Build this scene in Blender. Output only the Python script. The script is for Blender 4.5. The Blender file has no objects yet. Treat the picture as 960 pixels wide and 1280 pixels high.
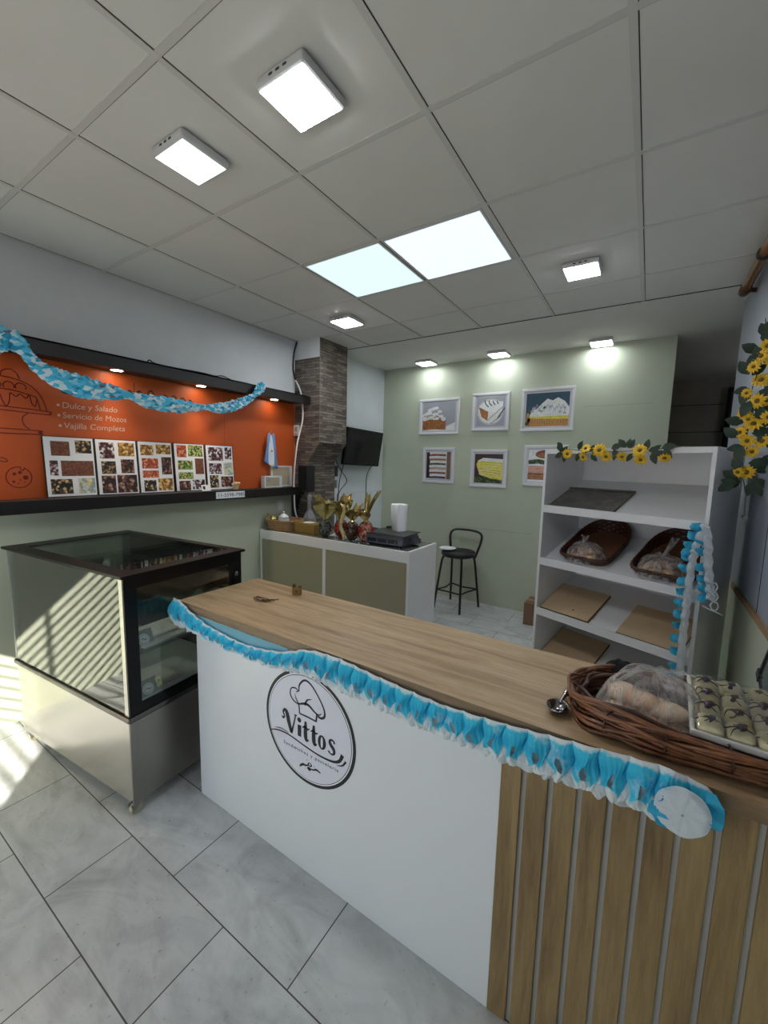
SKY, SUN, EXPO = 1.6, 14, 0.25
import bpy, math, random
from mathutils import Vector, Matrix, Euler
random.seed(7)
PI = math.pi
SC = bpy.context.scene
COL = SC.collection

# ---------------------------------------------------------------- helpers
def lin(c):
    c = c / 255.0
    return c / 12.92 if c <= 0.04045 else ((c + 0.055) / 1.055) ** 2.4
def rgb(r, g, b): return (lin(r), lin(g), lin(b), 1.0)

class MB:
    """collects polygons; build() links them as one mesh object"""
    def __init__(s): s.v = []; s.f = []; s.m = []; s.s = []; s.uv = {}
    def add(s, verts, faces, m=0, smooth=False, uv=None):
        o = len(s.v); s.v += [Vector(p) for p in verts]
        for f in faces: s.f.append([i + o for i in f]); s.m.append(m); s.s.append(smooth)
        if uv:
            for i, t in enumerate(uv): s.uv[o + i] = t
        return s
    def box(s, x0, y0, z0, x1, y1, z1, m=0):
        v = [(x0,y0,z0),(x1,y0,z0),(x1,y1,z0),(x0,y1,z0),(x0,y0,z1),(x1,y0,z1),(x1,y1,z1),(x0,y1,z1)]
        return s.add(v, [(0,3,2,1),(4,5,6,7),(0,1,5,4),(1,2,6,5),(2,3,7,6),(3,0,4,7)], m)
    def obox(s, c, d, rot=(0,0,0), m=0):
        R = Euler(rot).to_matrix(); c = Vector(c); v = []
        for z in (-.5,.5):
            for x, y in ((-.5,-.5),(.5,-.5),(.5,.5),(-.5,.5)):
                v.append(c + R @ Vector((x*d[0], y*d[1], z*d[2])))
        return s.add(v, [(0,3,2,1),(4,5,6,7),(0,1,5,4),(1,2,6,5),(2,3,7,6),(3,0,4,7)], m)
    def tube(s, pts, r, seg=8, m=0, closed=False, smooth=True):
        pts = [Vector(p) for p in pts]; n = len(pts); V = []; F = []
        up = None
        for i, p in enumerate(pts):
            a = pts[(i-1) % n] if (closed or i) else p; b = pts[(i+1) % n] if (closed or i < n-1) else p
            t = (b - a)
            if t.length < 1e-9: t = Vector((0,0,1))
            t.normalize()
            if up is None: up = Vector((0,0,1)) if abs(t.z) < .9 else Vector((1,0,0))
            x = t.cross(up)
            if x.length < 1e-6: x = t.orthogonal()
            x.normalize(); y = x.cross(t).normalized(); up = y
            rr = r[i] if isinstance(r, (list, tuple)) else r
            for k in range(seg):
                q = 2*PI*k/seg; V.append(p + x*math.cos(q)*rr + y*math.sin(q)*rr)
        for i in range(n if closed else n-1):
            j = (i+1) % n
            for k in range(seg):
                l = (k+1) % seg; F.append((i*seg+k, i*seg+l, j*seg+l, j*seg+k))
        if not closed:
            F.append(tuple(range(seg))[::-1]); F.append(tuple((n-1)*seg+k for k in range(seg)))
        return s.add(V, F, m, smooth)
    def lathe(s, prof, c=(0,0,0), seg=24, m=0, smooth=True, sx=1, sy=1):
        V = []; F = []; c = Vector(c)
        for r, z in prof:
            for k in range(seg):
                q = 2*PI*k/seg; V.append(c + Vector((r*math.cos(q)*sx, r*math.sin(q)*sy, z)))
        n = len(prof)
        for i in range(n-1):
            for k in range(seg):
                l = (k+1) % seg; F.append((i*seg+k, i*seg+l, (i+1)*seg+l, (i+1)*seg+k))
        if prof[0][0] > 1e-5: F.append(tuple(range(seg))[::-1])
        if prof[-1][0] > 1e-5: F.append(tuple((n-1)*seg+k for k in range(seg)))
        return s.add(V, F, m, smooth)
    def prism(s, poly, O, U, W, N, h, m=0):
        """polygon (u,w) on the frame O,U,W pushed h along N"""
        O, U, W, N = Vector(O), Vector(U), Vector(W), Vector(N); n = len(poly)
        V = [O + U*a + W*b for a, b in poly]; V += [p + N*h for p in V]
        F = [tuple(range(n))[::-1], tuple(range(n, 2*n))] + [(i, (i+1) % n, n+(i+1) % n, n+i) for i in range(n)]
        return s.add(V, F, m)
    def grid(s, fn, nu, nv, m=0, smooth=True, skip=None, closed=False, uvf=None):
        V = []; uv = []; F = []
        cu = nu if closed else nu + 1
        for i in range(cu):
            for j in range(nv+1):
                V.append(Vector(fn(i/nu, j/nv))); uv.append(uvf(i/nu, j/nv) if uvf else (i/nu, j/nv))
        for i in range(nu):
            for j in range(nv):
                if skip and skip((i+.5)/nu, (j+.5)/nv): continue
                a, b = i, (i+1) % cu
                F.append((a*(nv+1)+j, b*(nv+1)+j, b*(nv+1)+j+1, a*(nv+1)+j+1))
        return s.add(V, F, m, smooth, uv)
    def move(s, M):
        s.v = [M @ p for p in s.v]; return s
    def build(s, name, mats, parent=None, bevel=0, world=False, seg=2):
        if not isinstance(mats, (list, tuple)): mats = [mats]
        v = s.v
        if world and parent is not None:
            MI = mw(parent).inverted(); v = [MI @ p for p in v]
        me = bpy.data.meshes.new(name); me.from_pydata([tuple(p) for p in v], [], s.f)
        for m in mats: me.materials.append(m)
        me.polygons.foreach_set('material_index', s.m); me.polygons.foreach_set('use_smooth', s.s)
        if s.uv:
            L = me.uv_layers.new(name='UVMap')
            for l in me.loops: L.data[l.index].uv = s.uv.get(l.vertex_index, (0, 0))
        me.update()
        o = bpy.data.objects.new(name, me); COL.objects.link(o)
        if parent is not None: o.parent = parent
        if bevel:
            b = o.modifiers.new('edge', 'BEVEL'); b.width = bevel; b.segments = seg; b.limit_method = 'ANGLE'; b.angle_limit = math.radians(40)
        return o

def mw(o):
    M = Matrix.LocRotScale(o.location, o.rotation_euler, o.scale)
    return (mw(o.parent) @ M) if o.parent else M
def tag(o, label, cat, group=None, kind=None):
    o['label'] = label; o['category'] = cat
    if group: o['group'] = group
    if kind: o['kind'] = kind
    return o
def thing(name, label, cat, loc=(0,0,0), rz=0, group=None):
    o = bpy.data.objects.new(name, None); COL.objects.link(o); o.empty_display_size = .05
    o.location = loc; o.rotation_euler = (0,0,rz)
    return tag(o, label, cat, group)
def struct(name, mb, mats, bevel=0):
    o = mb.build(name, mats, None, bevel); o['kind'] = 'structure'; return o
def copy_thing(o, loc, label, rz=None, parent=None):
    c = o.copy(); COL.objects.link(c)
    if parent is None:
        c.location = loc; c['label'] = label
        if rz is not None: c.rotation_euler = (0,0,rz)
    else: c.parent = parent
    for ch in list(o.children): copy_thing(ch, None, None, None, c)
    return c
def catmull(P, n=8):
    P = [Vector(p) for p in P]; out = []
    for i in range(len(P)-1):
        a = P[max(i-1,0)]; b = P[i]; c = P[i+1]; d = P[min(i+2, len(P)-1)]
        for k in range(n):
            t = k/n
            out.append(.5*((2*b) + (c-a)*t + (2*a-5*b+4*c-d)*t*t + (3*b-a-3*c+d)*t**3))
    out.append(P[-1]); return out

class Art:
    """flat printed shapes on a plane (u along U, w along W), layered outwards by fractions of a millimetre"""
    def __init__(s, O, U, W, N, step=.0006):
        s.O, s.U, s.W, s.N = map(Vector, (O, U, W, N)); s.mb = MB(); s.step = step
    def P(s, a, b, l): return s.O + s.U*a + s.W*b + s.N*(s.step*l)
    def poly(s, pts, m=0, l=1):
        s.mb.add([s.P(a, b, l) for a, b in pts], [tuple(range(len(pts)))], m); return s
    def rect(s, a, b, c, d, m=0, l=1): return s.poly([(a,b),(c,b),(c,d),(a,d)], m, l)
    def ell(s, a, b, ra, rb, m=0, l=1, n=28): return s.poly([(a+ra*math.cos(2*PI*k/n), b+rb*math.sin(2*PI*k/n)) for k in range(n)], m, l)
    def stroke(s, pts, w, m=0, l=1, n=8, smooth=True, closed=False):
        q = [Vector((p[0], p[1], 0)) for p in pts]
        ws = list(w) if isinstance(w, (list, tuple)) else [w]*len(q)
        if closed: q = q + [q[0]]; ws = ws + [ws[0]]
        if smooth and len(q) > 2:
            W = catmull([Vector((x,0,0)) for x in ws], n); q = catmull(q, n); ws = [x.x for x in W]
        V = []; F = []
        for i, p in enumerate(q):
            a = q[max(i-1,0)]; b = q[min(i+1,len(q)-1)]
            if closed and i in (0, len(q)-1): a = q[-2]; b = q[1]
            t = b - a
            t = t.normalized() if t.length > 1e-9 else Vector((1,0,0))
            x = Vector((-t.y, t.x, 0))*ws[i]/2
            V += [s.P(p.x+x.x, p.y+x.y, l), s.P(p.x-x.x, p.y-x.y, l)]
        for i in range(len(q)-1): F.append((2*i, 2*i+1, 2*i+3, 2*i+2))
        s.mb.add(V, F, m); return s
    def text(s, body, a, b, size, m=0, l=1, width=None, shear=0, rot=0, align='LEFT', space=1.0):
        cu = bpy.data.curves.new('lettering', 'FONT'); cu.body = body; cu.size = size; cu.shear = shear; cu.align_x = align; cu.space_character = space; cu.fill_mode = 'FRONT'; cu.resolution_u = 4
        o = bpy.data.objects.new('lettering', cu); COL.objects.link(o)
        bpy.context.view_layer.update()
        me = bpy.data.meshes.new_from_object(o)
        xs = [v.co.x for v in me.vertices] or [0]
        k = width/(max(xs)-min(xs)) if width else 1
        c, sn = math.cos(rot), math.sin(rot)
        V = [s.P(a+v.co.x*k*c-v.co.y*sn, b+v.co.x*k*sn+v.co.y*c, l) for v in me.vertices]
        s.mb.add(V, [tuple(p.vertices) for p in me.polygons], m)
        bpy.data.objects.remove(o); bpy.data.curves.remove(cu); bpy.data.meshes.remove(me); return s
    def build(s, name, mats, parent=None, local=False): return s.mb.build(name, mats, parent, world=parent is not None and not local)

# ---------------------------------------------------------------- materials
def new_mat(name):
    m = bpy.data.materials.new(name); m.use_nodes = True; nt = m.node_tree
    return m, nt, nt.nodes['Principled BSDF'], nt.nodes['Material Output']
def ramp(nt, fac, stops, interp='LINEAR'):
    r = nt.nodes.new('ShaderNodeValToRGB'); r.color_ramp.interpolation = interp
    e = r.color_ramp.elements
    while len(e) < len(stops): e.new(.5)
    for i, (p, c) in enumerate(stops): e[i].position = p; e[i].color = c
    nt.links.new(fac, r.inputs[0]); return r.outputs[0]
def coords(nt, scale=(1,1,1), loc=(0,0,0), rot=(0,0,0), kind='Object'):
    t = nt.nodes.new('ShaderNodeTexCoord'); mp = nt.nodes.new('ShaderNodeMapping')
    mp.inputs['Scale'].default_value = scale; mp.inputs['Location'].default_value = loc; mp.inputs['Rotation'].default_value = rot
    nt.links.new(t.outputs[kind], mp.inputs[0]); return mp.outputs[0]
def noise(nt, vec, scale=5, detail=4, rough=.6, dist=0):
    n = nt.nodes.new('ShaderNodeTexNoise'); n.inputs['Scale'].default_value = scale; n.inputs['Detail'].default_value = detail
    n.inputs['Roughness'].default_value = rough; n.inputs['Distortion'].default_value = dist
    nt.links.new(vec, n.inputs['Vector']); return n.outputs[0]
def bump(nt, b, h, strength=.3, dist=.01):
    n = nt.nodes.new('ShaderNodeBump'); n.inputs['Strength'].default_value = strength; n.inputs['Distance'].default_value = dist
    nt.links.new(h, n.inputs['Height']); nt.links.new(n.outputs[0], b.inputs['Normal'])
def mixc(nt, fac, a, b, mode='MIX'):
    n = nt.nodes.new('ShaderNodeMix'); n.data_type = 'RGBA'; n.blend_type = mode
    for sock, val in ((n.inputs[0], fac), (n.inputs[6], a), (n.inputs[7], b)):
        if hasattr(val, 'is_linked'): nt.links.new(val, sock)
        else: sock.default_value = val
    return n.outputs[2]
def M(name, c, rough=.5, metal=0, var=0, vs=6, stretch=(1,1,1), bmp=0, coat=0, trans=0, spec=.5):
    """plain procedural paint / plastic / metal with slight mottling"""
    m, nt, b, o = new_mat(name); c = rgb(*c)
    b.inputs['Roughness'].default_value = rough; b.inputs['Metallic'].default_value = metal
    b.inputs['Coat Weight'].default_value = coat; b.inputs['Specular IOR Level'].default_value = spec
    v = coords(nt, stretch); n = noise(nt, v, vs)
    if var:
        lo = tuple(x*(1-var) for x in c[:3]) + (1,); hi = tuple(min(1, x*(1+var)) for x in c[:3]) + (1,)
        nt.links.new(ramp(nt, n, [(.3, lo), (.7, hi)]), b.inputs['Base Color'])
    else: b.inputs['Base Color'].default_value = c
    if bmp: bump(nt, b, n, bmp, .004)
    if trans:
        t = nt.nodes.new('ShaderNodeBsdfTranslucent'); t.inputs[0].default_value = c; mx = nt.nodes.new('ShaderNodeMixShader'); mx.inputs[0].default_value = trans
        nt.links.new(b.outputs[0], mx.inputs[1]); nt.links.new(t.outputs[0], mx.inputs[2]); nt.links.new(mx.outputs[0], o.inputs[0])
    return m
def EM(name, c, s):
    m, nt, b, o = new_mat(name); b.inputs['Base Color'].default_value = rgb(*c)
    b.inputs['Emission Color'].default_value = rgb(*c); b.inputs['Emission Strength'].default_value = s; return m
def GL(name, tint=(.9,.95,.92), ior=1.5, gain=1.0, rough=.0, haze=0, hazec=(200,205,200)):
    """thin pane: lets light straight through, mirrors by Fresnel"""
    m, nt, b, o = new_mat(name); nt.nodes.remove(b)
    tr = nt.nodes.new('ShaderNodeBsdfTransparent'); tr.inputs[0].default_value = tint + (1,)
    gl = nt.nodes.new('ShaderNodeBsdfGlossy'); gl.inputs['Roughness'].default_value = rough
    fr = nt.nodes.new('ShaderNodeFresnel'); fr.inputs[0].default_value = ior
    mu = nt.nodes.new('ShaderNodeMath'); mu.operation = 'MULTIPLY'; mu.inputs[1].default_value = gain; mu.use_clamp = True
    mx = nt.nodes.new('ShaderNodeMixShader'); nt.links.new(fr.outputs[0], mu.inputs[0]); nt.links.new(mu.outputs[0], mx.inputs[0])
    last = tr.outputs[0]
    if haze:
        df = nt.nodes.new('ShaderNodeBsdfDiffuse'); df.inputs[0].default_value = rgb(*hazec); m2 = nt.nodes.new('ShaderNodeMixShader'); m2.inputs[0].default_value = haze
        nt.links.new(last, m2.inputs[1]); nt.links.new(df.outputs[0], m2.inputs[2]); last = m2.outputs[0]
    nt.links.new(last, mx.inputs[1]); nt.links.new(gl.outputs[0], mx.inputs[2]); nt.links.new(mx.outputs[0], o.inputs[0]); return m

def bagmat(name, lo, hi):
    """thin crinkled plastic: clear between the creases, white highlights painted into the colour along them"""
    m, nt, b, o = new_mat(name); nt.nodes.remove(b)
    tr = nt.nodes.new('ShaderNodeBsdfTransparent'); tr.inputs[0].default_value = (.97,.97,.97,1); gl = nt.nodes.new('ShaderNodeBsdfGlossy'); gl.inputs['Roughness'].default_value = .14
    df = nt.nodes.new('ShaderNodeBsdfDiffuse'); df.inputs[0].default_value = rgb(250,249,248)
    n1 = noise(nt, coords(nt, (11,1.5,1), kind='UV'), 1.0, 5, .6, 1.2); r1 = ramp(nt, n1, [(.36,(lo,)*3+(1,)), (.52,(hi*.6,)*3+(1,)), (.57,(hi,)*3+(1,)), (.62,(lo*2,)*3+(1,)), (.72,(lo,)*3+(1,))])
    bp = nt.nodes.new('ShaderNodeBump'); bp.inputs['Strength'].default_value = .9; bp.inputs['Distance'].default_value = .012; nt.links.new(n1, bp.inputs['Height']); nt.links.new(bp.outputs[0], gl.inputs['Normal'])
    tl = nt.nodes.new('ShaderNodeBsdfTranslucent'); tl.inputs[0].default_value = (1,1,1,1); m0 = nt.nodes.new('ShaderNodeMixShader'); m0.inputs[0].default_value = .45; nt.links.new(df.outputs[0], m0.inputs[1]); nt.links.new(tl.outputs[0], m0.inputs[2])
    m1 = nt.nodes.new('ShaderNodeMixShader'); nt.links.new(r1, m1.inputs[0]); nt.links.new(tr.outputs[0], m1.inputs[1]); nt.links.new(m0.outputs[0], m1.inputs[2])
    lw = nt.nodes.new('ShaderNodeLayerWeight'); lw.inputs[0].default_value = .07; nt.links.new(bp.outputs[0], lw.inputs['Normal']); m2 = nt.nodes.new('ShaderNodeMixShader')
    nt.links.new(lw.outputs[0], m2.inputs[0]); nt.links.new(m1.outputs[0], m2.inputs[1]); nt.links.new(gl.outputs[0], m2.inputs[2]); nt.links.new(m2.outputs[0], o.inputs[0]); return m
def wood(name, c1, c2, c3, axis='x', plank=.2, rough=.45, off=0):
    """oak boards: grain stretched along one axis, joints every plank metres across"""
    m, nt, b, o = new_mat(name); b.inputs['Roughness'].default_value = rough
    st = {'x': (1.2, 14, 14), 'z': (14, 14, 1.2), 'y': (14, 1.2, 14)}[axis]
    v = coords(nt, st, (off, off*2, off)); n1 = noise(nt, v, 1.3, 8, .62, .6)
    v2 = coords(nt, tuple(k*3.5 for k in st)); n2 = noise(nt, v2, 2.0, 6, .7)
    v3 = coords(nt, tuple(k*.25 for k in st), (3, 1, 2)); n3 = noise(nt, v3, 1.1, 3, .5)
    base = ramp(nt, n1, [(.28, rgb(*c1)), (.5, rgb(*c2)), (.75, rgb(*c3))])
    fine = ramp(nt, n2, [(.35, (.72,.7,.68,1)), (.6, (1,1,1,1))])
    big = ramp(nt, n3, [(.3, (.8,.78,.76,1)), (.7, (1.0,1.0,1.0,1))])
    c = mixc(nt, 1.0, mixc(nt, .7, base, fine, 'MULTIPLY'), big, 'MULTIPLY')
    nt.links.new(c, b.inputs['Base Color']); bump(nt, b, n2, .12, .002); return m

def mat_floor():
    m, nt, b, o = new_mat('grey_stone_tile'); b.inputs['Roughness'].default_value = .34
    v = coords(nt, (1,1,1), (1.716+.615*4, -.75+.305*8, 0))
    br = nt.nodes.new('ShaderNodeTexBrick'); br.offset = .5; br.offset_frequency = 2; br.squash = 1
    for k, x in (('Scale', 1), ('Mortar Size', .0022), ('Mortar Smooth', .1), ('Bias', 0), ('Brick Width', .615), ('Row Height', .305)): br.inputs[k].default_value = x
    br.inputs['Color1'].default_value = (1,1,1,1); br.inputs['Color2'].default_value = (.9,.9,.9,1); br.inputs['Mortar'].default_value = (.12,.12,.12,1)
    nt.links.new(v, br.inputs['Vector'])
    w = coords(nt, (1,1,1)); n = noise(nt, w, 3.2, 9, .62, 1.6); n2 = noise(nt, coords(nt, (1,2.2,1), (4,1,0), (0,0,.6)), 2.2, 5, .6, 2.2)
    c = mixc(nt, .5, ramp(nt, n, [(.25, rgb(152,155,157)), (.5, rgb(198,201,203)), (.75, rgb(216,218,218))]), ramp(nt, n2, [(.3, rgb(158,161,163)), (.55, rgb(212,214,214)), (.8, rgb(186,188,188))]))
    sp = noise(nt, coords(nt, (1,1,1)), 60, 2, .5); c = mixc(nt, 1, c, ramp(nt, sp, [(.26, (.66,.65,.62,1)), (.33, (1,1,1,1))]), 'MULTIPLY')
    nt.links.new(mixc(nt, 1, c, br.outputs[0], 'MULTIPLY'), b.inputs['Base Color']); bump(nt, b, br.outputs[1], -.25, .003); return m
def mat_ceiling():
    m, nt, b, o = new_mat('white_ceiling_tile'); b.inputs['Roughness'].default_value = .8
    v = coords(nt, (1,1,1)); n = noise(nt, v, 1.5, 4); n2 = noise(nt, v, 140, 2)
    nt.links.new(ramp(nt, n, [(.3, rgb(214,213,208)), (.7, rgb(222,221,217))]), b.inputs['Base Color']); bump(nt, b, n2, .05, .002); return m
def mat_slate():
    m, nt, b, o = new_mat('stacked_slate'); b.inputs['Roughness'].default_value = .75
    t = nt.nodes.new('ShaderNodeTexCoord'); sx = nt.nodes.new('ShaderNodeSeparateXYZ'); nt.links.new(t.outputs['Object'], sx.inputs[0])
    ad = nt.nodes.new('ShaderNodeMath'); nt.links.new(sx.outputs[0], ad.inputs[0]); nt.links.new(sx.outputs[1], ad.inputs[1])
    cb = nt.nodes.new('ShaderNodeCombineXYZ'); nt.links.new(ad.outputs[0], cb.inputs[0]); nt.links.new(sx.outputs[2], cb.inputs[1])
    br = nt.nodes.new('ShaderNodeTexBrick'); br.offset = .37; br.offset_frequency = 2
    for k, x in (('Scale', 1), ('Mortar Size', .0016), ('Mortar Smooth', .3), ('Bias', 0), ('Brick Width', .15), ('Row Height', .026)): br.inputs[k].default_value = x
    br.inputs['Color1'].default_value = rgb(142,133,124); br.inputs['Color2'].default_value = rgb(86,77,71); br.inputs['Mortar'].default_value = rgb(36,31,29)
    nz = nt.nodes.new('ShaderNodeTexNoise'); nz.inputs['Scale'].default_value = 9; nt.links.new(cb.outputs[0], nz.inputs['Vector']); vm = nt.nodes.new('ShaderNodeVectorMath'); vm.operation = 'MULTIPLY_ADD'; vm.inputs[1].default_value = (.05,.022,0); nt.links.new(nz.outputs['Color'], vm.inputs[0]); nt.links.new(cb.outputs[0], vm.inputs[2]); nt.links.new(vm.outputs[0], br.inputs['Vector'])
    mp = nt.nodes.new('ShaderNodeMapping'); mp.inputs['Scale'].default_value = (9, 48, 1); nt.links.new(vm.outputs[0], mp.inputs[0])
    n = noise(nt, mp.outputs[0], 1, 5, .65)
    nt.links.new(mixc(nt, .75, br.outputs[0], ramp(nt, n, [(.28, (.38,.35,.33,1)), (.5, (.85,.8,.76,1)), (.78, (1.5,1.45,1.4,1))]), 'MULTIPLY'), b.inputs['Base Color'])
    bump(nt, b, n, .6, .02); return m
def mat_tissue(name, blue=(70,208,240), top=.07, bot=.66, soft=.05, sheer=.22):
    """tissue paper dyed blue with white edges; v of the UV map runs top to bottom"""
    m, nt, b, o = new_mat(name); b.inputs['Roughness'].default_value = .85
    t = nt.nodes.new('ShaderNodeTexCoord'); sx = nt.nodes.new('ShaderNodeSeparateXYZ'); nt.links.new(t.outputs['UV'], sx.inputs[0])
    n = noise(nt, coords(nt, (1,1,1)), 38, 3, .6)
    ma = nt.nodes.new('ShaderNodeMath'); ma.operation = 'MULTIPLY_ADD'; ma.inputs[1].default_value = .26; nt.links.new(n, ma.inputs[0]); nt.links.new(sx.outputs[1], ma.inputs[2])
    W = rgb(232,240,245); B = rgb(*blue); D = rgb(int(blue[0]*.62), int(blue[1]*.88), int(blue[2]*.95))
    c = ramp(nt, ma.outputs[0], [(top+.11, W), (top+.16, B), (.45, D), (bot+.13-soft, B), (bot+.13+soft, W)])
    n2 = noise(nt, coords(nt, (1,1,1), (5,3,1)), 16, 3, .6)
    c = mixc(nt, ramp(nt, n2, [(.56,(0,0,0,1)),(.72,(.55,.55,.55,1))]), c, W)
    nt.links.new(c, b.inputs['Base Color'])
    tr = nt.nodes.new('ShaderNodeBsdfTranslucent'); nt.links.new(c, tr.inputs[0]); mx = nt.nodes.new('ShaderNodeMixShader'); mx.inputs[0].default_value = sheer
    nt.links.new(b.outputs[0], mx.inputs[1]); nt.links.new(tr.outputs[0], mx.inputs[2]); nt.links.new(mx.outputs[0], o.inputs[0]); return m
def mat_patch(name, cols, scale=20, rough=.5, stretch=(1,1,1), kind='v', rnd=1.0):
    """mottled printed picture: voronoi or noise patches through a colour ramp"""
    m, nt, b, o = new_mat(name); b.inputs['Roughness'].default_value = rough
    v = coords(nt, stretch)
    if kind == 'v':
        x = nt.nodes.new('ShaderNodeTexVoronoi'); x.inputs['Scale'].default_value = scale; x.inputs['Randomness'].default_value = rnd; nt.links.new(v, x.inputs['Vector'])
        sp = nt.nodes.new('ShaderNodeSeparateColor'); nt.links.new(x.outputs['Color'], sp.inputs[0])
        d = nt.nodes.new('ShaderNodeMath'); d.operation = 'MULTIPLY_ADD'; d.inputs[1].default_value = -.5; nt.links.new(x.outputs['Distance'], d.inputs[0]); nt.links.new(sp.outputs[0], d.inputs[2]); f = d.outputs[0]
    else: f = noise(nt, v, scale, 5, .65, .5)
    k = len(cols); lo, hi = (0, .9) if kind == 'v' else (.28, .72)
    nt.links.new(ramp(nt, f, [(lo + (hi-lo)*i/(k-1), rgb(*c)) for i, c in enumerate(cols)]), b.inputs['Base Color']); return m
def mat_steel(name, c=(176,172,166), rough=.3):
    m, nt, b, o = new_mat(name); b.inputs['Metallic'].default_value = .9; b.inputs['Base Color'].default_value = rgb(*c)
    n = noise(nt, coords(nt, (1.5, 1.5, 60)), 3, 4); n2 = noise(nt, coords(nt), 2.5, 3)
    r = nt.nodes.new('ShaderNodeMapRange'); r.inputs[3].default_value = rough-.07; r.inputs[4].default_value = rough+.1; nt.links.new(n2, r.inputs[0]); nt.links.new(r.outputs[0], b.inputs['Roughness'])
    bump(nt, b, n, .03, .001); return m

WHITE = M('white_paint', (226,226,224), .6, var=.03, vs=3)
WALLW = M('white_plaster', (214,216,218), .75, var=.05, vs=2.2, bmp=.08)
GREEN = M('sage_green_paint', (190,197,176), .7, var=.04, vs=1.6, bmp=.05)
GREYBLUE = M('grey_blue_panel', (150,156,168), .45, var=.04, vs=2)
FLOOR = mat_floor(); CEIL = mat_ceiling(); SLATE = mat_slate()
GRID = M('ceiling_bar_white', (205,204,200), .6)
GAP = M('dark_gap', (60,58,55), .9)
MEL = M('white_melamine', (232,232,232), .28, var=.012, vs=3)
LAMPW = M('lamp_casing', (205,205,205), .4)
OAK = wood('oak_worktop', (150,120,86), (200,170,130), (218,192,154))
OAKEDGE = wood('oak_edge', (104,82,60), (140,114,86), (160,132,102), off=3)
SLATW = wood('slat_oak', (108,86,56), (154,128,88), (174,148,106), 'z', rough=.5)
GROOVE = M('grey_groove', (186,182,176), .6)
ORANGE = M('orange_paint', (194,86,34), .5, var=.04, vs=2)
MAROON = M('maroon_line', (110,24,12), .7)
BLACK = M('black_paint', (24,22,22), .35, var=.1)
BLACKWOOD = M('black_stained_wood', (24,19,19), .45, var=.2, vs=4, stretch=(8,1,8))
BLACKGLOSS = M('black_gloss', (9,9,10), .35, spec=.25)
BLACKMATT = M('black_plastic', (22,22,24), .5)
DARKGREY = M('dark_grey_plastic', (62,64,72), .4)
INK = M('printing_ink', (26,28,34), .5)
CHALK = M('white_chalk', (206,178,164), .9)
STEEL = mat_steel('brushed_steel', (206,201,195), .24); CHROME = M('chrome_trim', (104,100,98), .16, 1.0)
ALU = M('aluminium_post', (150,152,156), .35, .8)
GLASS = GL('case_glass', (.96,.98,.965), 1.5, 2.3); DOORG = GL('door_glass', (.95,.97,.96), 1.5, .4)
GLASSTOP = GL('case_top_glass', (.80,.84,.82), 1.5, .5)
SHELFG = GL('shelf_glass', (.88,.93,.91), 1.5, .6)
PLASTIC = bagmat('clear_plastic_bag', .13, .46)
WHITEBAG = bagmat('milky_bag', .12, .55)
FILM = GL('clear_film', (.98,.98,.98), 1.4, 1.6, .05, .03)
TISSUE = mat_tissue('blue_tissue'); TISSUEW = M('white_tissue', (232,238,243), .85, trans=.35); TISSUEB = M('sheer_blue_tissue', (150,208,228), .8, trans=.4)
TISSUED = M('deep_blue_tissue', (66,186,226), .85, var=.15, vs=20, trans=.3)
WICKER = M('brown_wicker', (122,76,46), .42, var=.45, vs=30, coat=.2)
WICKERD = M('dark_wicker', (74,38,22), .45, var=.4, vs=30, coat=.2)
STRAW = M('tan_wicker', (168,132,92), .6, var=.3, vs=40)
CARD = M('kraft_cardboard', (200,174,140), .8, var=.05, vs=8)
CARDE = M('cardboard_edge', (120,92,64), .9, var=.2, vs=90)
PETAL = M('yellow_petal', (244,202,52), .6, var=.1, vs=40, trans=.1)
FCORE = M('flower_centre', (122,92,30), .8, var=.5, vs=200)
LEAF = M('dark_green_leaf', (38,58,38), .5, var=.3, vs=30)
BREAD = mat_patch('bread_crust', [(168,116,76),(214,168,124),(236,204,168)], 22, .6, kind='n'); BREADP = mat_patch('pale_bread', [(206,166,128),(236,206,172),(248,230,206)], 18, .6, kind='n')
CREAM = M('cream_filling', (226,214,172), .5, var=.08, vs=30)
CHOC = M('chocolate_drizzle', (50,28,34), .3)
GOLD = M('gold_foil', (190,174,116), .22, .85, var=.25, vs=18, bmp=.5)
PAPER = M('white_paper', (240,241,244), .8)
LIT = EM('lamp_diffuser', (244,250,255), 62); LITB = EM('lamp_diffuser_dim', (246,251,255), 22)
PANEL = EM('daylight_panel', (214,226,242), 1.0); PANEL2 = EM('daylight_panel_green', (206,228,232), .95)
SPOTLIT = EM('warm_spot', (255,232,200), 30)
# ================================================================ the setting
ZC = 2.78; XL = -3.07; YB = 4.525; XR = .46; YF = -1.2
b = MB(); b.box(-3.3, -6, -.1, 1.7, 7.0, 0); struct('floor', b, FLOOR)
b = MB(); b.box(-3.3, YF-.15, ZC, 1.7, 7.0, ZC+.1); struct('ceiling', b, CEIL)
b = MB()                                                            # T-bars with the thin dark joints beside them
for x in (-3.045, -2.48, -1.89, -1.325, -.73, -.135, .45):
    b.box(x-.011, YF, ZC-.003, x+.011, 3.53, ZC); b.box(x+.0112, YF, ZC-.0012, x+.0142, 3.53, ZC, 1)
for y in (-.99, -.41, .17, .757, 1.34, 1.92, 2.49, 3.075):
    b.box(XL, y-.011, ZC-.0026, XR, y+.011, ZC); b.box(XL, y+.0112, ZC-.001, XR, y+.0134, ZC, 1)
b.box(XL, 3.526, ZC-.005, XR, 3.53, ZC, 1); b.box(XL, 3.53, ZC-.0045, 1.7, YB, ZC, 2)
o = struct('ceiling_grid', b, [GRID, GAP, CEIL])
b = MB(); b.box(XL-.2, YF, 2.19, XL, 3.48, ZC, 0); b.box(XL-.2, YF, 0, XL, 3.48, 2.19, 1); struct('wall_left', b, [WALLW, GREEN])
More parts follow.
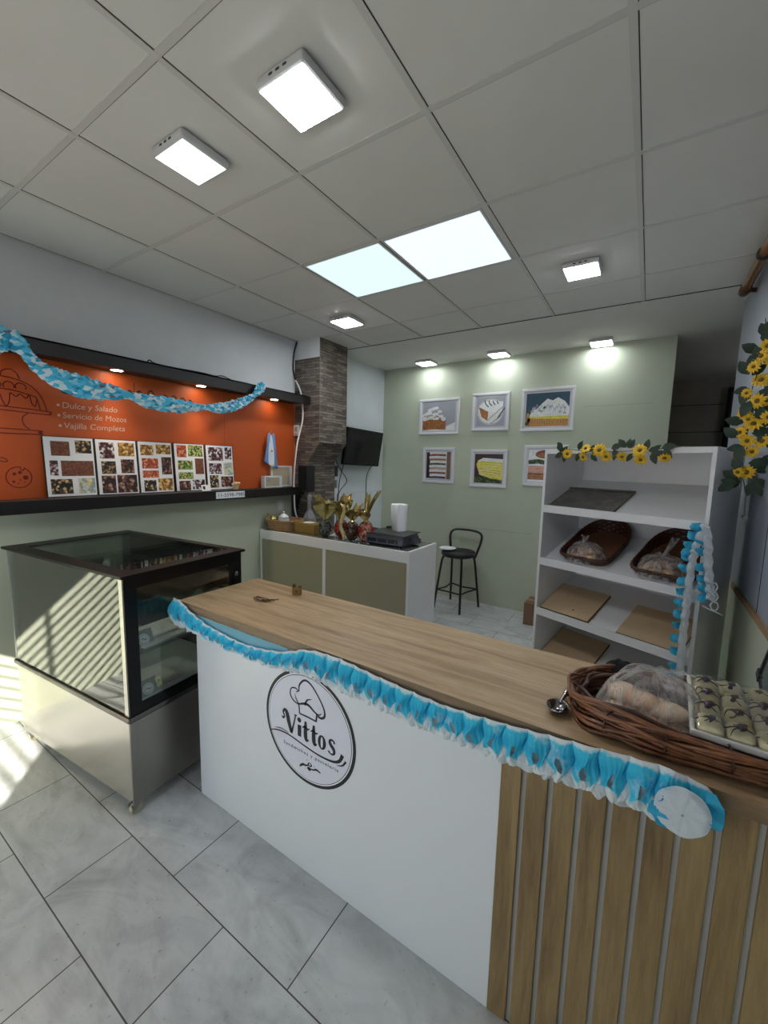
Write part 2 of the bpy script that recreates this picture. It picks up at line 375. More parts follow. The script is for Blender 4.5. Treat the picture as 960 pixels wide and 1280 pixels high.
b = MB(); b.box(XL-.2, 3.48, 0, -2.95, YB, ZC); b.box(-2.951, 3.48, 2.02, -2.9485, YB, 2.023, 1); b.box(-2.951, 3.48, 1.24, -2.9485, YB, 1.243, 1); struct('wall_left_recess', b, [M('white_block_wall', (220,226,230), .55, var=.05, vs=3, bmp=.1), M('wall_joint', (188,194,198), .8)])
b = MB(); b.box(XL-.2, YB, 0, .115, YB+.12, ZC); b.box(-1.95, YB-.0012, .872, -1.0, YB, .875, 1); b.box(-1.98, YB-.001, 1.93, -1.25, YB, 1.9315, 1); b.box(-.6, YB-.001, 2.2, -.02, YB, 2.2025, 1)
struct('wall_back', b, [GREEN, M('paint_crease', (140,148,128), .8)])
b = MB(); b.box(-.1, 6.85, 0, 1.7, 6.95, ZC)
for z in (.35, .7, 1.05, 1.4, 1.75, 2.1, 2.45): b.box(0, 6.848, z, 1.6, 6.85, z+.008, 1)
DINGY = M('dingy_grey_block', (150,147,138), .8, var=.15, vs=2); struct('wall_passage', b, [DINGY, GAP])
b = MB(); b.box(1.6, 3.6, 0, 1.7, 6.85, ZC); struct('wall_passage_right', b, DINGY); b = MB(); b.box(-.1, YB+.12, 0, 0, 6.85, ZC); struct('wall_passage_left', b, DINGY)
b = MB(); b.box(XR, YF, .955, XR+.14, 3.85, ZC, 0); b.box(XR, YF, 0, XR+.14, 3.85, .955, 1); b.box(XR-.0012, 2.405, .96, XR, 2.413, ZC, 2); b.box(XR+.14, 3.7, 0, 1.6, 3.85, ZC, 0)
struct('wall_right', b, [GREYBLUE, GREEN, GAP])
b = MB(); b.box(XR-.012, YF, .94, XR-.0002, 3.0, .97); struct('trim_1', b, M('bare_wood_strip', (150,120,88), .6, var=.2, vs=6, stretch=(1,.3,1)))
b = MB(); b.box(XL-.2, YF-.15, 1.92, -.08, YF, ZC); b.box(-.08, YF-.15, 0, XR+.14, YF, ZC); struct('wall_front', b, WALLW)
b = MB()
for k in range(28): b.box(XL, YF-.09, .03+k*.068, -.08, YF-.075, .03+k*.068+.0145)
for x in (-2.35, -1.62, -.95): b.box(x-.012, YF-.075, 0, x+.012, YF-.06, 1.92)
struct('window_1', b, M('grille_paint', (150,150,150), .5))
# the chimney: broad slate hood above, narrower column below
c0, c1, xh, xc = 3.06, 3.48, -2.735, -2.892
b = MB(); P = [(XL, 0), (xc, 0), (xc, 1.60), (xh, 1.79), (xh, ZC), (XL, ZC)]
b.prism(P, (0, c0, 0), (1,0,0), (0,0,1), (0,1,0), c1-c0, 0)
b.box(XL, c0-.003, 2.60, xh-.001, c0, ZC, 1); b.box(xh-.002, c0-.003, 1.79, xh+.001, c0+.002, ZC, 2)
struct('wall_chimney', b, [SLATE, WALLW, M('metal_corner_strip', (120,112,104), .5)])
# ================================================================ daylight, sun, camera
w = bpy.data.worlds.new('sky'); SC.world = w; w.use_nodes = True
bg = w.node_tree.nodes['Background']; bg.inputs[0].default_value = (.80, .90, 1.0, 1); bg.inputs[1].default_value = SKY
d = Vector((-1.24, 1.0, -.72)); L = bpy.data.lights.new('sun', 'SUN'); L.energy = SUN; L.color = (1, .94, .82); L.angle = math.radians(.55)
o = bpy.data.objects.new('sun', L); COL.objects.link(o); o.rotation_euler = d.to_track_quat('-Z', 'Y').to_euler(); o.location = (3, -5, 5)
L = bpy.data.lights.new('doorway_daylight', 'AREA'); L.shape = 'RECTANGLE'; L.size = 2.78; L.size_y = 1.84; L.cycles.is_portal = True
o = bpy.data.objects.new('doorway_daylight', L); COL.objects.link(o); o.location = (-1.68, YF-.1, .92); o.rotation_euler = (math.radians(90), 0, 0)
L = bpy.data.lights.new('passage_fill', 'POINT'); L.energy = 1.6; L.shadow_soft_size = .06; o = bpy.data.objects.new('passage_fill', L); COL.objects.link(o); o.location = (1.35, 5.6, 2.45)  # added fill light, no real fitting; lifts the dark passage a little
cam = bpy.data.cameras.new('camera'); cam.sensor_fit = 'HORIZONTAL'; cam.sensor_width = 36; cam.lens = 510.06/960*36; cam.clip_start = .02
o = bpy.data.objects.new('camera', cam); COL.objects.link(o); SC.camera = o
r, u, f = Vector((.83946, .54293, .02311)), Vector((-.08372, .08720, .99267)), Vector((-.53693, .83524, -.11865))
o.matrix_world = Matrix(((r.x, u.x, -f.x, 0), (r.y, u.y, -f.y, 0), (r.z, u.z, -f.z, 1.6), (0,0,0,1)))
SC.view_settings.view_transform = 'Standard'; SC.view_settings.look = 'None'; SC.view_settings.gamma = 1; SC.view_settings.exposure = EXPO; SC.view_settings.use_curve_mapping = False
SC.cycles.use_denoising = True; SC.cycles.max_bounces = 10; SC.cycles.transparent_max_bounces = 24; SC.cycles.caustics_reflective = False; SC.cycles.caustics_refractive = False; SC.cycles.sample_clamp_indirect = 6

# ================================================================ ceiling lamps
def surface_lamp(x, y, s, h, label, diff, rz=0, vents=True):
    t = thing('ceiling_lamp', label, 'ceiling lamp', (x, y, ZC-.003), rz, 'square surface lamps on the ceiling'); q = s/2
    b = MB(); b.box(-q, -q, -h, q, q, 0); b.build('housing', LAMPW, t, bevel=.012)
    b = MB(); b.box(-q+.012, -q+.012, -h-.0015, q-.012, q-.012, -h+.004); b.build('diffuser', diff, t, bevel=.001)
    if vents:
        b = MB()
        for k in (-.03, 0, .03): b.box(k-.008, -q-.0008, -h*.62, k+.008, -q+.002, -h*.42)
        b.build('vent', GAP, t)
    return t
for a in [(-1.03, 1.06, .205, .034, 'large lit square lamp on the ceiling, nearest of all the ceiling lamps', LIT),
          (-1.60, 1.04, .205, .034, 'lit square lamp with a speckled diffuser, between the largest lamp and the orange wall', EM('speckled_diffuser', (226,238,244), 2.2)),
          (-2.21, 2.80, .215, .03, 'small lit square lamp on the ceiling in front of the slate chimney', LIT),
          (-.43, 2.77, .20, .03, 'lit square lamp on the ceiling tile near the white bread rack and brown pipe', LIT)]: surface_lamp(*a)
for x, y, lb in [(-2.26, 4.345, 'lit square lamp above the layer cake picture, nearest the television wall'), (-1.42, 4.36, 'lit square lamp at the green wall above the cake slice picture'), (-.47, 4.40, 'lit square lamp at the green wall above the meringue tart picture, nearest the dark passage')]:
    surface_lamp(x, y, .20, .03, lb, LITB, 0, False)
for x0, lb, m_ in [(-1.87, 'recessed square light panel with a faint green tint, nearer the chimney', PANEL2), (-1.305, 'recessed square light panel with a faint violet tint, the larger looking of the two', PANEL)]:
    t = thing('ceiling_light_panel', lb, 'ceiling light panel', (x0+.28, 2.205, ZC-.003), 0, 'recessed light panels in the ceiling grid')
    b = MB(); q = .275; p = .262
    for r_ in ((-q,-p-.011,q,-p),(-q,p,q,p+.011),(-q,-p,-q+.011,p),(q-.011,-p,q,p)): b.box(r_[0], r_[1], -.004, r_[2], r_[3], 0)
    b.build('frame', GRID, t); b = MB(); b.box(-q+.011, -p, -.002, q-.011, p, 0); b.build('diffuser', m_, t)

# ================================================================ orange wall panel, black ledge and canopy
t = thing('wall_panel', 'orange painted wall panel with line drawings and chalk writing between black ledge and canopy', 'wall panel', (XL, 1.6, 1.3))
b = MB(); b.box(XL, YF, 1.29, XL+.006, 3.05, 2.22); b.box(XL+.006, 2.226, 1.32, XL+.0065, 2.228, 2.2, 1); b.build('board', [ORANGE, M('panel_seam', (150,60,20), .7)], t, world=True)
F = ((XL+.0065, 0, 0), (0,1,0), (0,0,1), (1,0,0)); lw = .0055
A = Art(*F)
A.stroke([(.60,1.86),(.62,1.93),(.66,1.985),(.74,2.025),(.82,2.032),(.88,2.022),(.93,2.0),(.97,1.955),(.992,1.90),(1.0,1.862)], lw)
A.stroke([(.80,2.035),(.808,2.062),(.843,2.077),(.87,2.06),(.882,2.03)], lw)
for x in (.72, .775, .832, .885): A.stroke([(x+.024*math.cos(q), 1.985+.022*math.sin(q)) for q in (PI*k/6-.5 for k in range(9))], lw)
A.stroke([(.66,1.955),(.75,1.965),(.85,1.962),(.93,1.945),(.955,1.93),(.968,1.865)], lw)
A.stroke([(.66,1.93),(.70,1.94),(.735,1.925),(.76,1.945),(.79,1.935),(.80,1.90),(.815,1.872),(.83,1.90),(.836,1.945),(.86,1.93),(.88,1.945),(.905,1.925),(.92,1.945),(.93,1.90),(.945,1.885),(.955,1.925)], lw)
A.stroke([(.55,1.875),(.80,1.869),(1.005,1.861),(1.012,1.85),(1.0,1.842),(.80,1.848),(.55,1.852)], lw)
A.stroke([(.91,1.84),(.885,1.82),(.882,1.79),(.892,1.765),(.91,1.752)], lw); A.stroke([(.55,1.748),(.94,1.744),(.952,1.734),(.94,1.722),(.55,1.718)], lw)
A.build('cake_drawing', MAROON, t)
A = Art(*F); A.stroke([(.845+.058*math.cos(q), 1.470+.060*math.sin(q)) for q in (PI*(.42+k/9*1.0) for k in range(18))]+[(.872,1.522),(.864,1.508),(.852,1.522)], lw)
for x, z, r_ in ((.825,1.49,.009),(.85,1.498,.009),(.875,1.468,.013),(.85,1.455,.004),(.82,1.445,.007),(.84,1.435,.004),(.868,1.44,.004)): A.ell(x, z, r_, r_, 0, 1, 12)
A.stroke([(.765,1.583),(.785,1.58),(.80,1.566),(.788,1.558),(.765,1.566)], lw); A.build('cookie_drawing', MAROON, t)
A = Art(*F)
for (s_, y, z, wd) in (('Dulce y Salado', 1.075, 1.893, .312), ('Servicio de Mozos', 1.075, 1.832, .368), ('Vajilla Completa', 1.078, 1.770, .350)):
    A.text(s_, y, z, .05, 0, 1, wd, .12, .02); A.ell(y-.017, z+.014, .008, .008)
A.build('chalk_writing', CHALK, t)
A = Art(*F)
A.stroke([(1.085,2.03),(1.072,2.01),(1.09,1.99),(1.12,1.988),(1.14,2.0),(1.15,2.02)], [.006,.012,.016,.014,.01,.006]); A.stroke([(1.16,2.0),(1.175,1.99),(1.19,2.0)], .01)
for y, z in ((1.475,2.045),(1.54,2.052),(1.62,2.066),(1.72,2.05),(1.79,2.055),(1.86,2.05),(1.92,2.042)): A.stroke([(y-.022,z-.03),(y-.02,z-.005),(y,z+.012),(y+.02,z-.005),(y+.024,z-.03)], [.005,.008,.011,.008,.005])
A.stroke([(1.50,2.0),(1.505,2.06),(1.507,2.115)], .005); A.build('title_lettering', INK, t)
t = thing('wall_ledge', 'long black wooden wall ledge below the orange panel holding the food posters', 'ledge', (XL, 1.6, 1.29))
b = MB(); b.box(XL+.0068, YF, 1.268, -2.93, 3.04, 1.345); b.build('board', BLACKWOOD, t, bevel=.003, world=True)
b = MB(); b.prism([(XL+.0068,1.268),(-2.96,1.268),(-3.0,1.19),(-3.03,1.03),(XL+.0068,.98)], (0,3.0,0), (1,0,0), (0,0,1), (0,1,0), .03); b.build('bracket', BLACKWOOD, t, world=True)
t = thing('light_canopy', 'black wooden canopy board above the orange panel with recessed spotlights', 'canopy', (XL, 1.6, 2.2))
b = MB(); b.box(XL, YF, 2.222, -2.85, 3.0, 2.232); b.box(-2.875, YF, 2.15, -2.85, 3.05, 2.232); b.box(XL+.0068, YF, 2.165, -2.875, 3.0, 2.222); b.build('board', BLACKWOOD, t, world=True)
b = MB(); b.tube(catmull([(-2.86,1.50,2.233),(-2.87,1.52,2.25),(-2.86,1.55,2.233),(-2.88,1.7,2.236),(-2.87,1.9,2.24),(-2.86,2.0,2.235),(-2.87,2.08,2.25),(-2.87,2.15,2.234)]), .004, 6); b.build('cable', BLACK, t, world=True)
for y in (.62, 1.36, 1.96, 2.70):
    k = MB(); k.lathe([(.038,0),(.042,-.003),(.036,-.004)], (0,0,0), 20); c = k.build('spotlight', ALU, t); c.location = (-2.975-XL, y-1.6, 2.165-2.2)
    k = MB(); k.lathe([(.034,-.0042),(0,-.0044)], (0,0,0), 20); k.build('bulb', SPOTLIT, c)
    if y in (2.70,): continue
    S = bpy.data.lights.new('spot_beam', 'SPOT'); S.energy = 16; S.color = (1,.82,.6); S.spot_size = math.radians(95); S.spot_blend = .9; S.shadow_soft_size = .03
    s_ = bpy.data.objects.new('spot_beam', S); COL.objects.link(s_); s_.parent = c; s_.location = (0,0,-.012); s_.rotation_euler = (0, math.radians(-18), 0)
# ================================================================ posters on the ledge
FOOD = [mat_patch('roast_print', [(60,34,28),(120,70,48),(164,110,80)], 90, kind='n'), mat_patch('pastry_print', [(120,76,30),(206,160,84),(238,214,160)], 60),
        mat_patch('salad_print', [(50,80,36),(120,160,60),(214,204,140),(190,70,40)], 80), mat_patch('chocolate_print', [(40,24,22),(92,52,44),(140,96,80),(206,180,164)], 55),
        mat_patch('dark_table_print', [(24,24,26),(60,48,40),(170,136,84),(224,206,166)], 70), mat_patch('berry_print', [(44,28,32),(120,60,60),(206,204,214),(238,240,244)], 60),
        mat_patch('prawn_print', [(150,54,30),(206,104,62),(236,190,150)], 75), mat_patch('pale_plate_print', [(150,170,170),(214,220,216),(224,196,110),(240,238,226)], 50)]
POSTERS = [(.965, 1.226, [(.13,.69,.50,.93,0),(.62,.74,.96,.96,4),(.08,.36,.24,.61,5),(.30,.35,.97,.61,0),(.07,.05,.50,.30,4),(.62,.05,.98,.31,7)]),
           (1.240, 1.490, [(.08,.66,.44,.95,5),(.54,.71,.95,.96,1),(.10,.38,.45,.61,4),(.58,.39,.92,.65,3),(.08,.03,.42,.35,3),(.46,.03,.97,.36,3)]),
           (1.505, 1.746, [(.06,.74,.44,.94,1),(.52,.77,.97,.96,1),(.08,.48,.56,.68,6),(.66,.36,.97,.71,3),(.08,.30,.56,.44,6),(.10,.03,.46,.25,4),(.52,.04,.97,.28,1)]),
           (1.768, 2.013, [(.08,.72,.40,.97,6),(.45,.74,.96,.98,2),(.09,.46,.58,.65,2),(.67,.36,.97,.70,0),(.09,.26,.58,.40,2),(.09,.02,.47,.22,3),(.54,.03,.97,.24,5)]),
           (2.034, 2.286, [(.08,.66,.62,.96,5),(.70,.70,.96,.97,5),(.08,.36,.55,.60,5),(.62,.33,.97,.62,7),(.08,.05,.40,.33,4),(.50,.06,.97,.30,3)])]
LB = ['white poster of roast meat photos, nearest the cookie drawing', 'white poster of pastry and chocolate photos, second from the cookie drawing', 'white poster of prawn and bread photos, in the middle of the five posters', 'white poster with green salad photos, second from the flag', 'white poster of berry and dessert cup photos, nearest the flag']
for i, (y0, y1, ph) in enumerate(POSTERS):
    t = thing('food_poster', LB[i], 'poster', (-3.03, (y0+y1)/2, 1.346), 0, 'food posters leaning on the black ledge')
    O, U, W, N = (-3.028, y0, 1.347), Vector((0,1,0)), Vector((-.07,0,1)).normalized(), Vector((1,0,.07)).normalized(); w_ = y1-y0; h_ = .367
    b = MB(); b.prism([(-.006,0),(w_+.006,0),(w_+.006,h_+.004),(-.006,h_+.004)], Vector(O)-N*.006, U, W, N, .006); b.build('backing', BLACK, t, world=True)
    b = MB(); b.prism([(0,.004),(w_,.004),(w_,h_),(0,h_)], O, U, W, N, .001); b.build('sheet', PAPER, t, world=True)
    A = Art(O, U, W, N)
    for a, c, d_, e, m_ in ph: A.rect(a*w_, c*h_, d_*w_, e*h_, m_, 2.4)
    A.build('food_photos', FOOD, t)
# little things on the ledge
t = thing('paper_sign', 'white paper strip with a handwritten phone number on the front of the black ledge', 'sign', (-2.93, 2.17, 1.28))
b = MB(); b.box(-2.9298, 2.035, 1.281, -2.9285, 2.315, 1.335); b.build('paper', PAPER, t, world=True)
A = Art((-2.9284,2.035,1.281), (0,1,0), (0,0,1), (1,0,0), .0003); A.text('11-5598-7985', .012, .014, .04, 0, 1, .255); A.build('writing', INK, t)
t = thing('business_card', 'small white card with a dark print propped on the ledge before the posters', 'card', (-2.97, 1.975, 1.346))
b = MB(); b.obox((-2.97,1.975,1.371), (.0015,.078,.048), (0,-.3,0)); b.build('card', PAPER, t, world=True)
b = MB(); b.obox((-2.9688,1.957,1.372), (.0012,.02,.026), (0,-.3,0)); b.build('print', INK, t, world=True)
t = thing('shell_ornament', 'small cream and gold ornament on the ledge at the corner of the last poster', 'ornament', (-2.975, 2.262, 1.346))
b = MB(); b.lathe([(.02,0),(.026,.008),(.02,.018),(.028,.034),(.024,.05),(.012,.062),(0,.068)], (0,0,0), 12)
for q in range(7): b.obox((.02*math.cos(q*.9),.024*math.sin(q*.9),.045), (.018,.02,.03), (q*.4,.3,q*.9))
b.build('shell', M('cream_shell', (206,178,138), .5, var=.25, vs=40), t); b = MB(); b.lathe([(.022,0),(.022,.006),(0,.007)], (0,0,0), 12); b.build('base', M('tan_base', (180,150,110), .6), t)
WIN = M('kraft_window', (190,176,150), .25, var=.1, vs=8, coat=.5)
def window_box(lb, y0, y1, z0, z1, x0, x1):
    t = thing('white_box', lb, 'box', ((x0+x1)/2, (y0+y1)/2, z0), 0, 'white window boxes on the ledge'); q = .014
    b = MB(); b.box(x0, y0, z0, x1-.004, y1, z1)
    for r_ in ((y0,z0,y1,z0+q),(y0,z1-q,y1,z1),(y0,z0+q,y0+q,z1-q),(y1-q*2.4,z0+q,y1,z1-q)): b.box(x1-.004, r_[0], r_[1], x1, r_[2], r_[3])
    b.build('carton', WHITE, t, world=True)
    b = MB(); b.box(x1-.0042, y0+q, z0+q, x1-.003, y1-q*2.4, z1-q); b.build('window', WIN, t, world=True); return t
t = window_box('small white box with a round badge and window, in front on the ledge', 2.585, 2.80, 1.346, 1.455, -3.035, -2.985)
A = Art((-2.9845,2.62,1.43), (0,1,0), (0,0,1), (1,0,0)); A.ell(0, 0, .016, .016, 0, 1); A.ell(0,0,.010,.010,1,2); A.ell(0,0,.005,.005,0,3); A.build('badge', [M('navy_print', (60,70,110), .6), PAPER], t)
window_box('taller white window box behind the small one on the ledge by the flag', 2.715, 2.985, 1.346, 1.552, -3.062, -3.04)
t = thing('hand_flag', 'small light blue and white striped flag with a sun on a thin stick', 'flag', (-3.046, 2.695, 1.346))
b = MB(); b.tube([(-3.046,2.703,1.346),(-3.044,2.70,1.62),(-3.03,2.698,1.86)], .004, 8); b.tube([(-3.03,2.698,1.86),(-3.029,2.698,1.885)], [.007,.001], 8); b.build('stick', M('light_wood_stick', (206,150,90), .6), t, world=True)
def flagf(a, c):    # stripes run down the hanging cloth
    y = 2.70 + (a-.5)*(.055+.125*c**.6) ; z = 1.83 - .27*c + .06*abs(a-.45) - .10*c*(a-.3)*(1 if a > .3 else .2)
    return (-3.022 + .012*math.sin(a*9+c*3), y, z)
b = MB(); b.grid(flagf, 18, 14)
m_, nt, bs, _o = new_mat('flag_cloth'); bs.inputs['Roughness'].default_value = .8; tc = nt.nodes.new('ShaderNodeTexCoord'); sx = nt.nodes.new('ShaderNodeSeparateXYZ'); nt.links.new(tc.outputs['UV'], sx.inputs[0])
nt.links.new(ramp(nt, sx.outputs[0], [(0, rgb(120,160,214)), (.335, rgb(232,234,238)), (.665, rgb(120,160,214))], 'CONSTANT'), bs.inputs['Base Color'])
fl = b.build('cloth', m_, t, world=True); sd = fl.modifiers.new('thick', 'SOLIDIFY'); sd.thickness = .001
b = MB(); b.lathe([(.012,0),(.012,.0015),(0,.002)], (0,0,0), 16); b.move(Matrix.Translation((-3.012,2.70,1.69)) @ Matrix.Rotation(PI/2, 4, 'Y')); b.build('sun_emblem', M('flag_sun', (214,170,70), .7), t, world=True)
t = thing('wall_thermostat', 'small white remote sized control box on the slate beside the orange panel edge', 'thermostat', (-3.02, c0, 1.86))
b = MB(); b.box(-3.068, c0-.028, 1.855, -2.992, c0-.0032, 1.962); b.build('case', LAMPW, t, bevel=.01, world=True); b = MB(); b.box(-3.036, c0-.029, 1.866, -3.024, c0-.027, 1.876); b.build('button', DARKGREY, t, world=True); b = MB(); b.box(-3.046, c0-.029, 1.90, -3.014, c0-.027, 1.94); b.build('display', M('grey_display', (140,150,160), .3), t, world=True)
t = thing('wall_speaker', 'small black box speaker on the slate chimney at the end of the ledge', 'speaker', (-2.85, c0, 1.30))
b = MB(); b.box(-2.922, c0-.11, 1.30, -2.795, c0-.0005, 1.56); b.build('cabinet', BLACKMATT, t, bevel=.006, world=True); b = MB(); b.box(-2.912, c0-.113, 1.315, -2.805, c0-.109, 1.545); b.build('grille', M('black_cloth', (12,12,13), .95), t, world=True)
t = thing('cable_conduit', 'hanging cable in front of the slate chimney, black at the ceiling and white below', 'cable', (-3.0, c0-.02, 1.0))
p = catmull([(-3.03,c0-.012,2.77),(-3.062,c0-.02,2.66),(-3.062,c0-.03,2.52),(-3.03,c0-.03,2.40)]); b = MB(); b.tube(p, .008, 8); b.build('black_cable', BLACK, t, world=True)
p = catmull([(-3.03,c0-.03,2.40),(-2.955,c0-.03,2.26),(-2.915,c0-.05,2.02),(-2.925,c0-.12,1.75),(-2.945,c0-.14,1.45),(-2.94,c0-.145,1.30),(-2.95,c0-.12,1.1),(-2.96,c0-.05,.97)]); b = MB(); b.tube(p, .0075, 8); b.build('white_cable', WHITE, t, world=True)
t = thing('wall_socket', 'white wall socket on the green wall under the ledge end', 'socket', (XL, 2.85, 1.1))
b = MB(); b.box(XL, 2.80, 1.085, XL+.01, 2.895, 1.215); b.build('plate', LAMPW, t, bevel=.003, world=True); b = MB(); b.box(XL+.009, 2.82, 1.11, XL+.0115, 2.875, 1.19); b.build('insert', WHITE, t, world=True)
# ================================================================ television
t = thing('television', 'black flat television hung tilted on the white wall by the chimney', 'television', (-2.93, 3.9, 1.75))
Mt = Matrix.Translation((-2.80,3.905,1.77)) @ Matrix.Rotation(math.radians(8), 4, 'Y') @ Matrix.Rotation(math.radians(-1.5), 4, 'X')
b = MB(); b.box(-.04, -.352, -.207, 0, .352, .207); b.move(Mt); b.build('casing', BLACKGLOSS, t, bevel=.006, world=True)
b = MB(); b.box(-.001, -.337, -.187, .0012, .337, .194); b.move(Mt); b.build('screen', M('dark_screen', (6,6,8), .16), t, world=True)
b = MB(); b.box(0, -.02, -.2015, .0015, .02, -.196); b.move(Mt); b.build('badge', DARKGREY, t, world=True)
b = MB(); b.box(-2.95, 3.80, 1.66, -2.935, 4.0, 1.88); b.box(-2.935, 3.87, 1.74, -2.83, 3.93, 1.80); b.build('wall_bracket', BLACKMATT, t, world=True)
for lb, p in [('looping black cable hanging from behind the television to the counter', [(-2.90,3.62,1.74),(-2.93,3.55,1.63),(-2.93,3.63,1.515),(-2.93,3.745,1.39),(-2.93,3.62,1.27),(-2.93,3.57,1.1),(-2.92,3.56,.006)]), ('straight thin black cable below the far end of the television', [(-2.86,4.17,1.58),(-2.935,4.155,1.45),(-2.935,4.14,1.2),(-2.94,4.13,.8),(-2.94,4.13,.005)]), ('short thin black cable between the chimney and the looping cable', [(-2.9,3.67,1.6),(-2.935,3.66,1.5),(-2.935,3.60,1.2),(-2.935,3.61,.006)])]:
    b = MB(); b.tube(catmull(p), .0045, 6); o = b.build('television_cable', BLACK); tag(o, lb, 'cable', 'cables under the television')
t = thing('wall_remote', 'dark remote control fixed upright on the white wall beside the slate column', 'remote control', (-2.95, 3.56, 1.4))
b = MB(); b.box(-2.949, 3.545, 1.44, -2.93, 3.585, 1.56); b.build('body', DARKGREY, t, bevel=.004, world=True); b = MB(); b.box(-2.949, 3.55, 1.31, -2.935, 3.58, 1.40); b.build('holder', ALU, t, bevel=.003, world=True)

# ================================================================ framed pictures
FRAME = M('white_frame', (222,222,224), .35); MAT_ = M('print_paper', (206,206,214), .25, coat=.6)
def K(n, c, **k): return M('print_'+n, c, .3, coat=.6, **k)
KB = dict(gr=K('grey',(164,166,176)), wh=K('white',(230,232,230),var=.12,vs=26), br=mat_patch('print_brown',[(84,42,22),(168,104,52),(214,160,98)],46,.3,(1,1,3),'n'), te=K('teal',(26,66,86),var=.3,vs=3), go=mat_patch('print_crust',[(160,96,50),(224,176,104)],60,.3,(3,1,1),'n'), dk=K('dark',(44,38,42),var=.3,vs=10), ye=mat_patch('print_yellow',[(176,160,40),(226,214,70),(240,232,130)],26,.3,(1,1,3),'n'), gn=mat_patch('print_green',[(34,52,30),(90,128,60)],50,.3), rd=mat_patch('print_red',[(120,30,30),(196,90,70)],50,.3), wd=mat_patch('print_wood',[(92,70,60),(150,124,106)],20,.3,(6,1,1),'n'), fk=K('fork',(96,98,108)), pk=mat_patch('print_pink',[(200,130,110),(226,180,160)],30,.3,(1,1,3),'n'))
def art1(A, w, h, i):
    A.rect(0,0,w,h,i('gr')); A.poly([(0,0),(w,0),(w,.28*h),(.6*w,.08*h)],i('wh'),2)
    for k in range(7): A.stroke([(0,.05*h+k*.05*h),(.35*w,.07*h+k*.052*h),(.72*w,.05*h+k*.055*h)], .045*h, i('br'), 3+k*.2); A.stroke([(0,.028*h+k*.05*h),(.35*w,.046*h+k*.052*h),(.72*w,.026*h+k*.055*h)], .008*h, i('dk'), 4.6)
    for k in range(26):
        x = random.uniform(.02,.66)*w; z = random.uniform(.42,.86)*h*(1-.35*abs(x/w-.35)); A.ell(x, z, .07*w, .06*h, i('wh'), 5+k*.1, 12)
        if k % 3 == 0: A.stroke([(x-.03*w, z-.02*h), (x, z-.04*h), (x+.03*w, z-.015*h)], .014*h, i('gr'), 8)
    for k in range(8): A.ell(random.uniform(.05,.6)*w, random.uniform(.38,.6)*h, .03*w, .02*h, i('br'), 8, 8)
def art2(A0, w, h, i):
    A0.rect(0,0,w,h,i('gr'))
    class Z:                                                       # the plate and slice fill the print
        f = lambda s, p: [(min(w,max(0,w*.5+(x-w*.48)*1.18)), min(h,max(0,h*.5+(z-h*.5)*1.18))) for x, z in p]
        def poly(s, p, *a): A0.poly(s.f(p), *a)
        def stroke(s, p, *a): A0.stroke(s.f(p), *a)
        def ell(s, a, b, ra, rb, m, l): A0.ell(a, b, ra, rb, m, l)
    A = Z(); A.ell(.5*w,.5*h,.46*w,.44*h,i('wh'),2); A.ell(.5*w,.5*h,.44*w,.42*h,i('dk'),3); A.ell(.5*w,.5*h,.43*w,.41*h,i('wh'),4)
    A.poly([(.12*w,.66*h),(.22*w,.36*h),(.40*w,.24*h),(.42*w,.5*h)],i('br'),5); A.poly([(.40*w,.24*h),(.84*w,.62*h),(.84*w,.78*h),(.42*w,.5*h)],i('wh'),5); A.stroke([(.40*w,.25*h),(.84*w,.63*h)],.02*h,i('br'),6)
    A.poly([(.12*w,.66*h),(.36*w,.82*h),(.84*w,.78*h),(.42*w,.5*h)],i('wh'),6)
    for k in range(4): A.stroke([(.30*w+k*.12*w,.84*h-k*.01*h),(.33*w+k*.12*w,.74*h),(.42*w+k*.1*w,.64*h+k*.03*h)],.035*h,i('dk'),7)
    for k in range(4): A.stroke([(.5*w+k*.05*w,.16*h+k*.03*h),(.72*w+k*.03*w,.30*h+k*.03*h)],.018*h,i('fk'),7)
    A.stroke([(.70*w,.30*h),(.9*w,.6*h)],.05*h,i('fk'),8)
def art3(A, w, h, i):
    A.rect(0,0,w,h,i('te')); A.poly([(0,0),(w,0),(w,.3*h),(.06*w,.3*h)],i('go'),2); A.poly([(0,.06*h),(.1*w,.1*h),(.12*w,.36*h),(.03*w,.42*h)],i('go'),2)
    for k in range(15): A.stroke([(.1*w+k*.06*w,.02*h),(.11*w+k*.06*w,.2*h)],.012*w,i('br'),3)
    A.poly([(.06*w,.26*h),(.12*w,.36*h),(.98*w,.33*h),(w,.2*h),(.5*w,.22*h)],i('ye'),3)
    A.poly([(.10*w,.30*h),(.16*w,.58*h),(.24*w,.5*h),(.36*w,.66*h),(.50*w,.82*h),(.62*w,.76*h),(.74*w,.84*h),(.90*w,.72*h),(w,.55*h),(w,.3*h)],i('wh'),4)
    for k in range(22): x = random.uniform(.14,.94); A.ell(x*w, random.uniform(.34,.62)*h, .035*w, .03*h, i('gr' if k % 2 else 'wh'), 5+k*.05, 10)
    for k in range(16): x = (.16+.05*k)*w; z = (.42+.03*(k*7 % 5))*h; A.stroke([(x-.015*w,z),(x,z+.12*h),(x+.03*w,z+.02*h)], .014*h, i('gr'), 6.5)
    A.ell(.44*w,.56*h,.03*w,.04*h,i('gn'),7,10); A.ell(.04*w,.1*h,.05*w,.06*h,i('gn'),7,10)
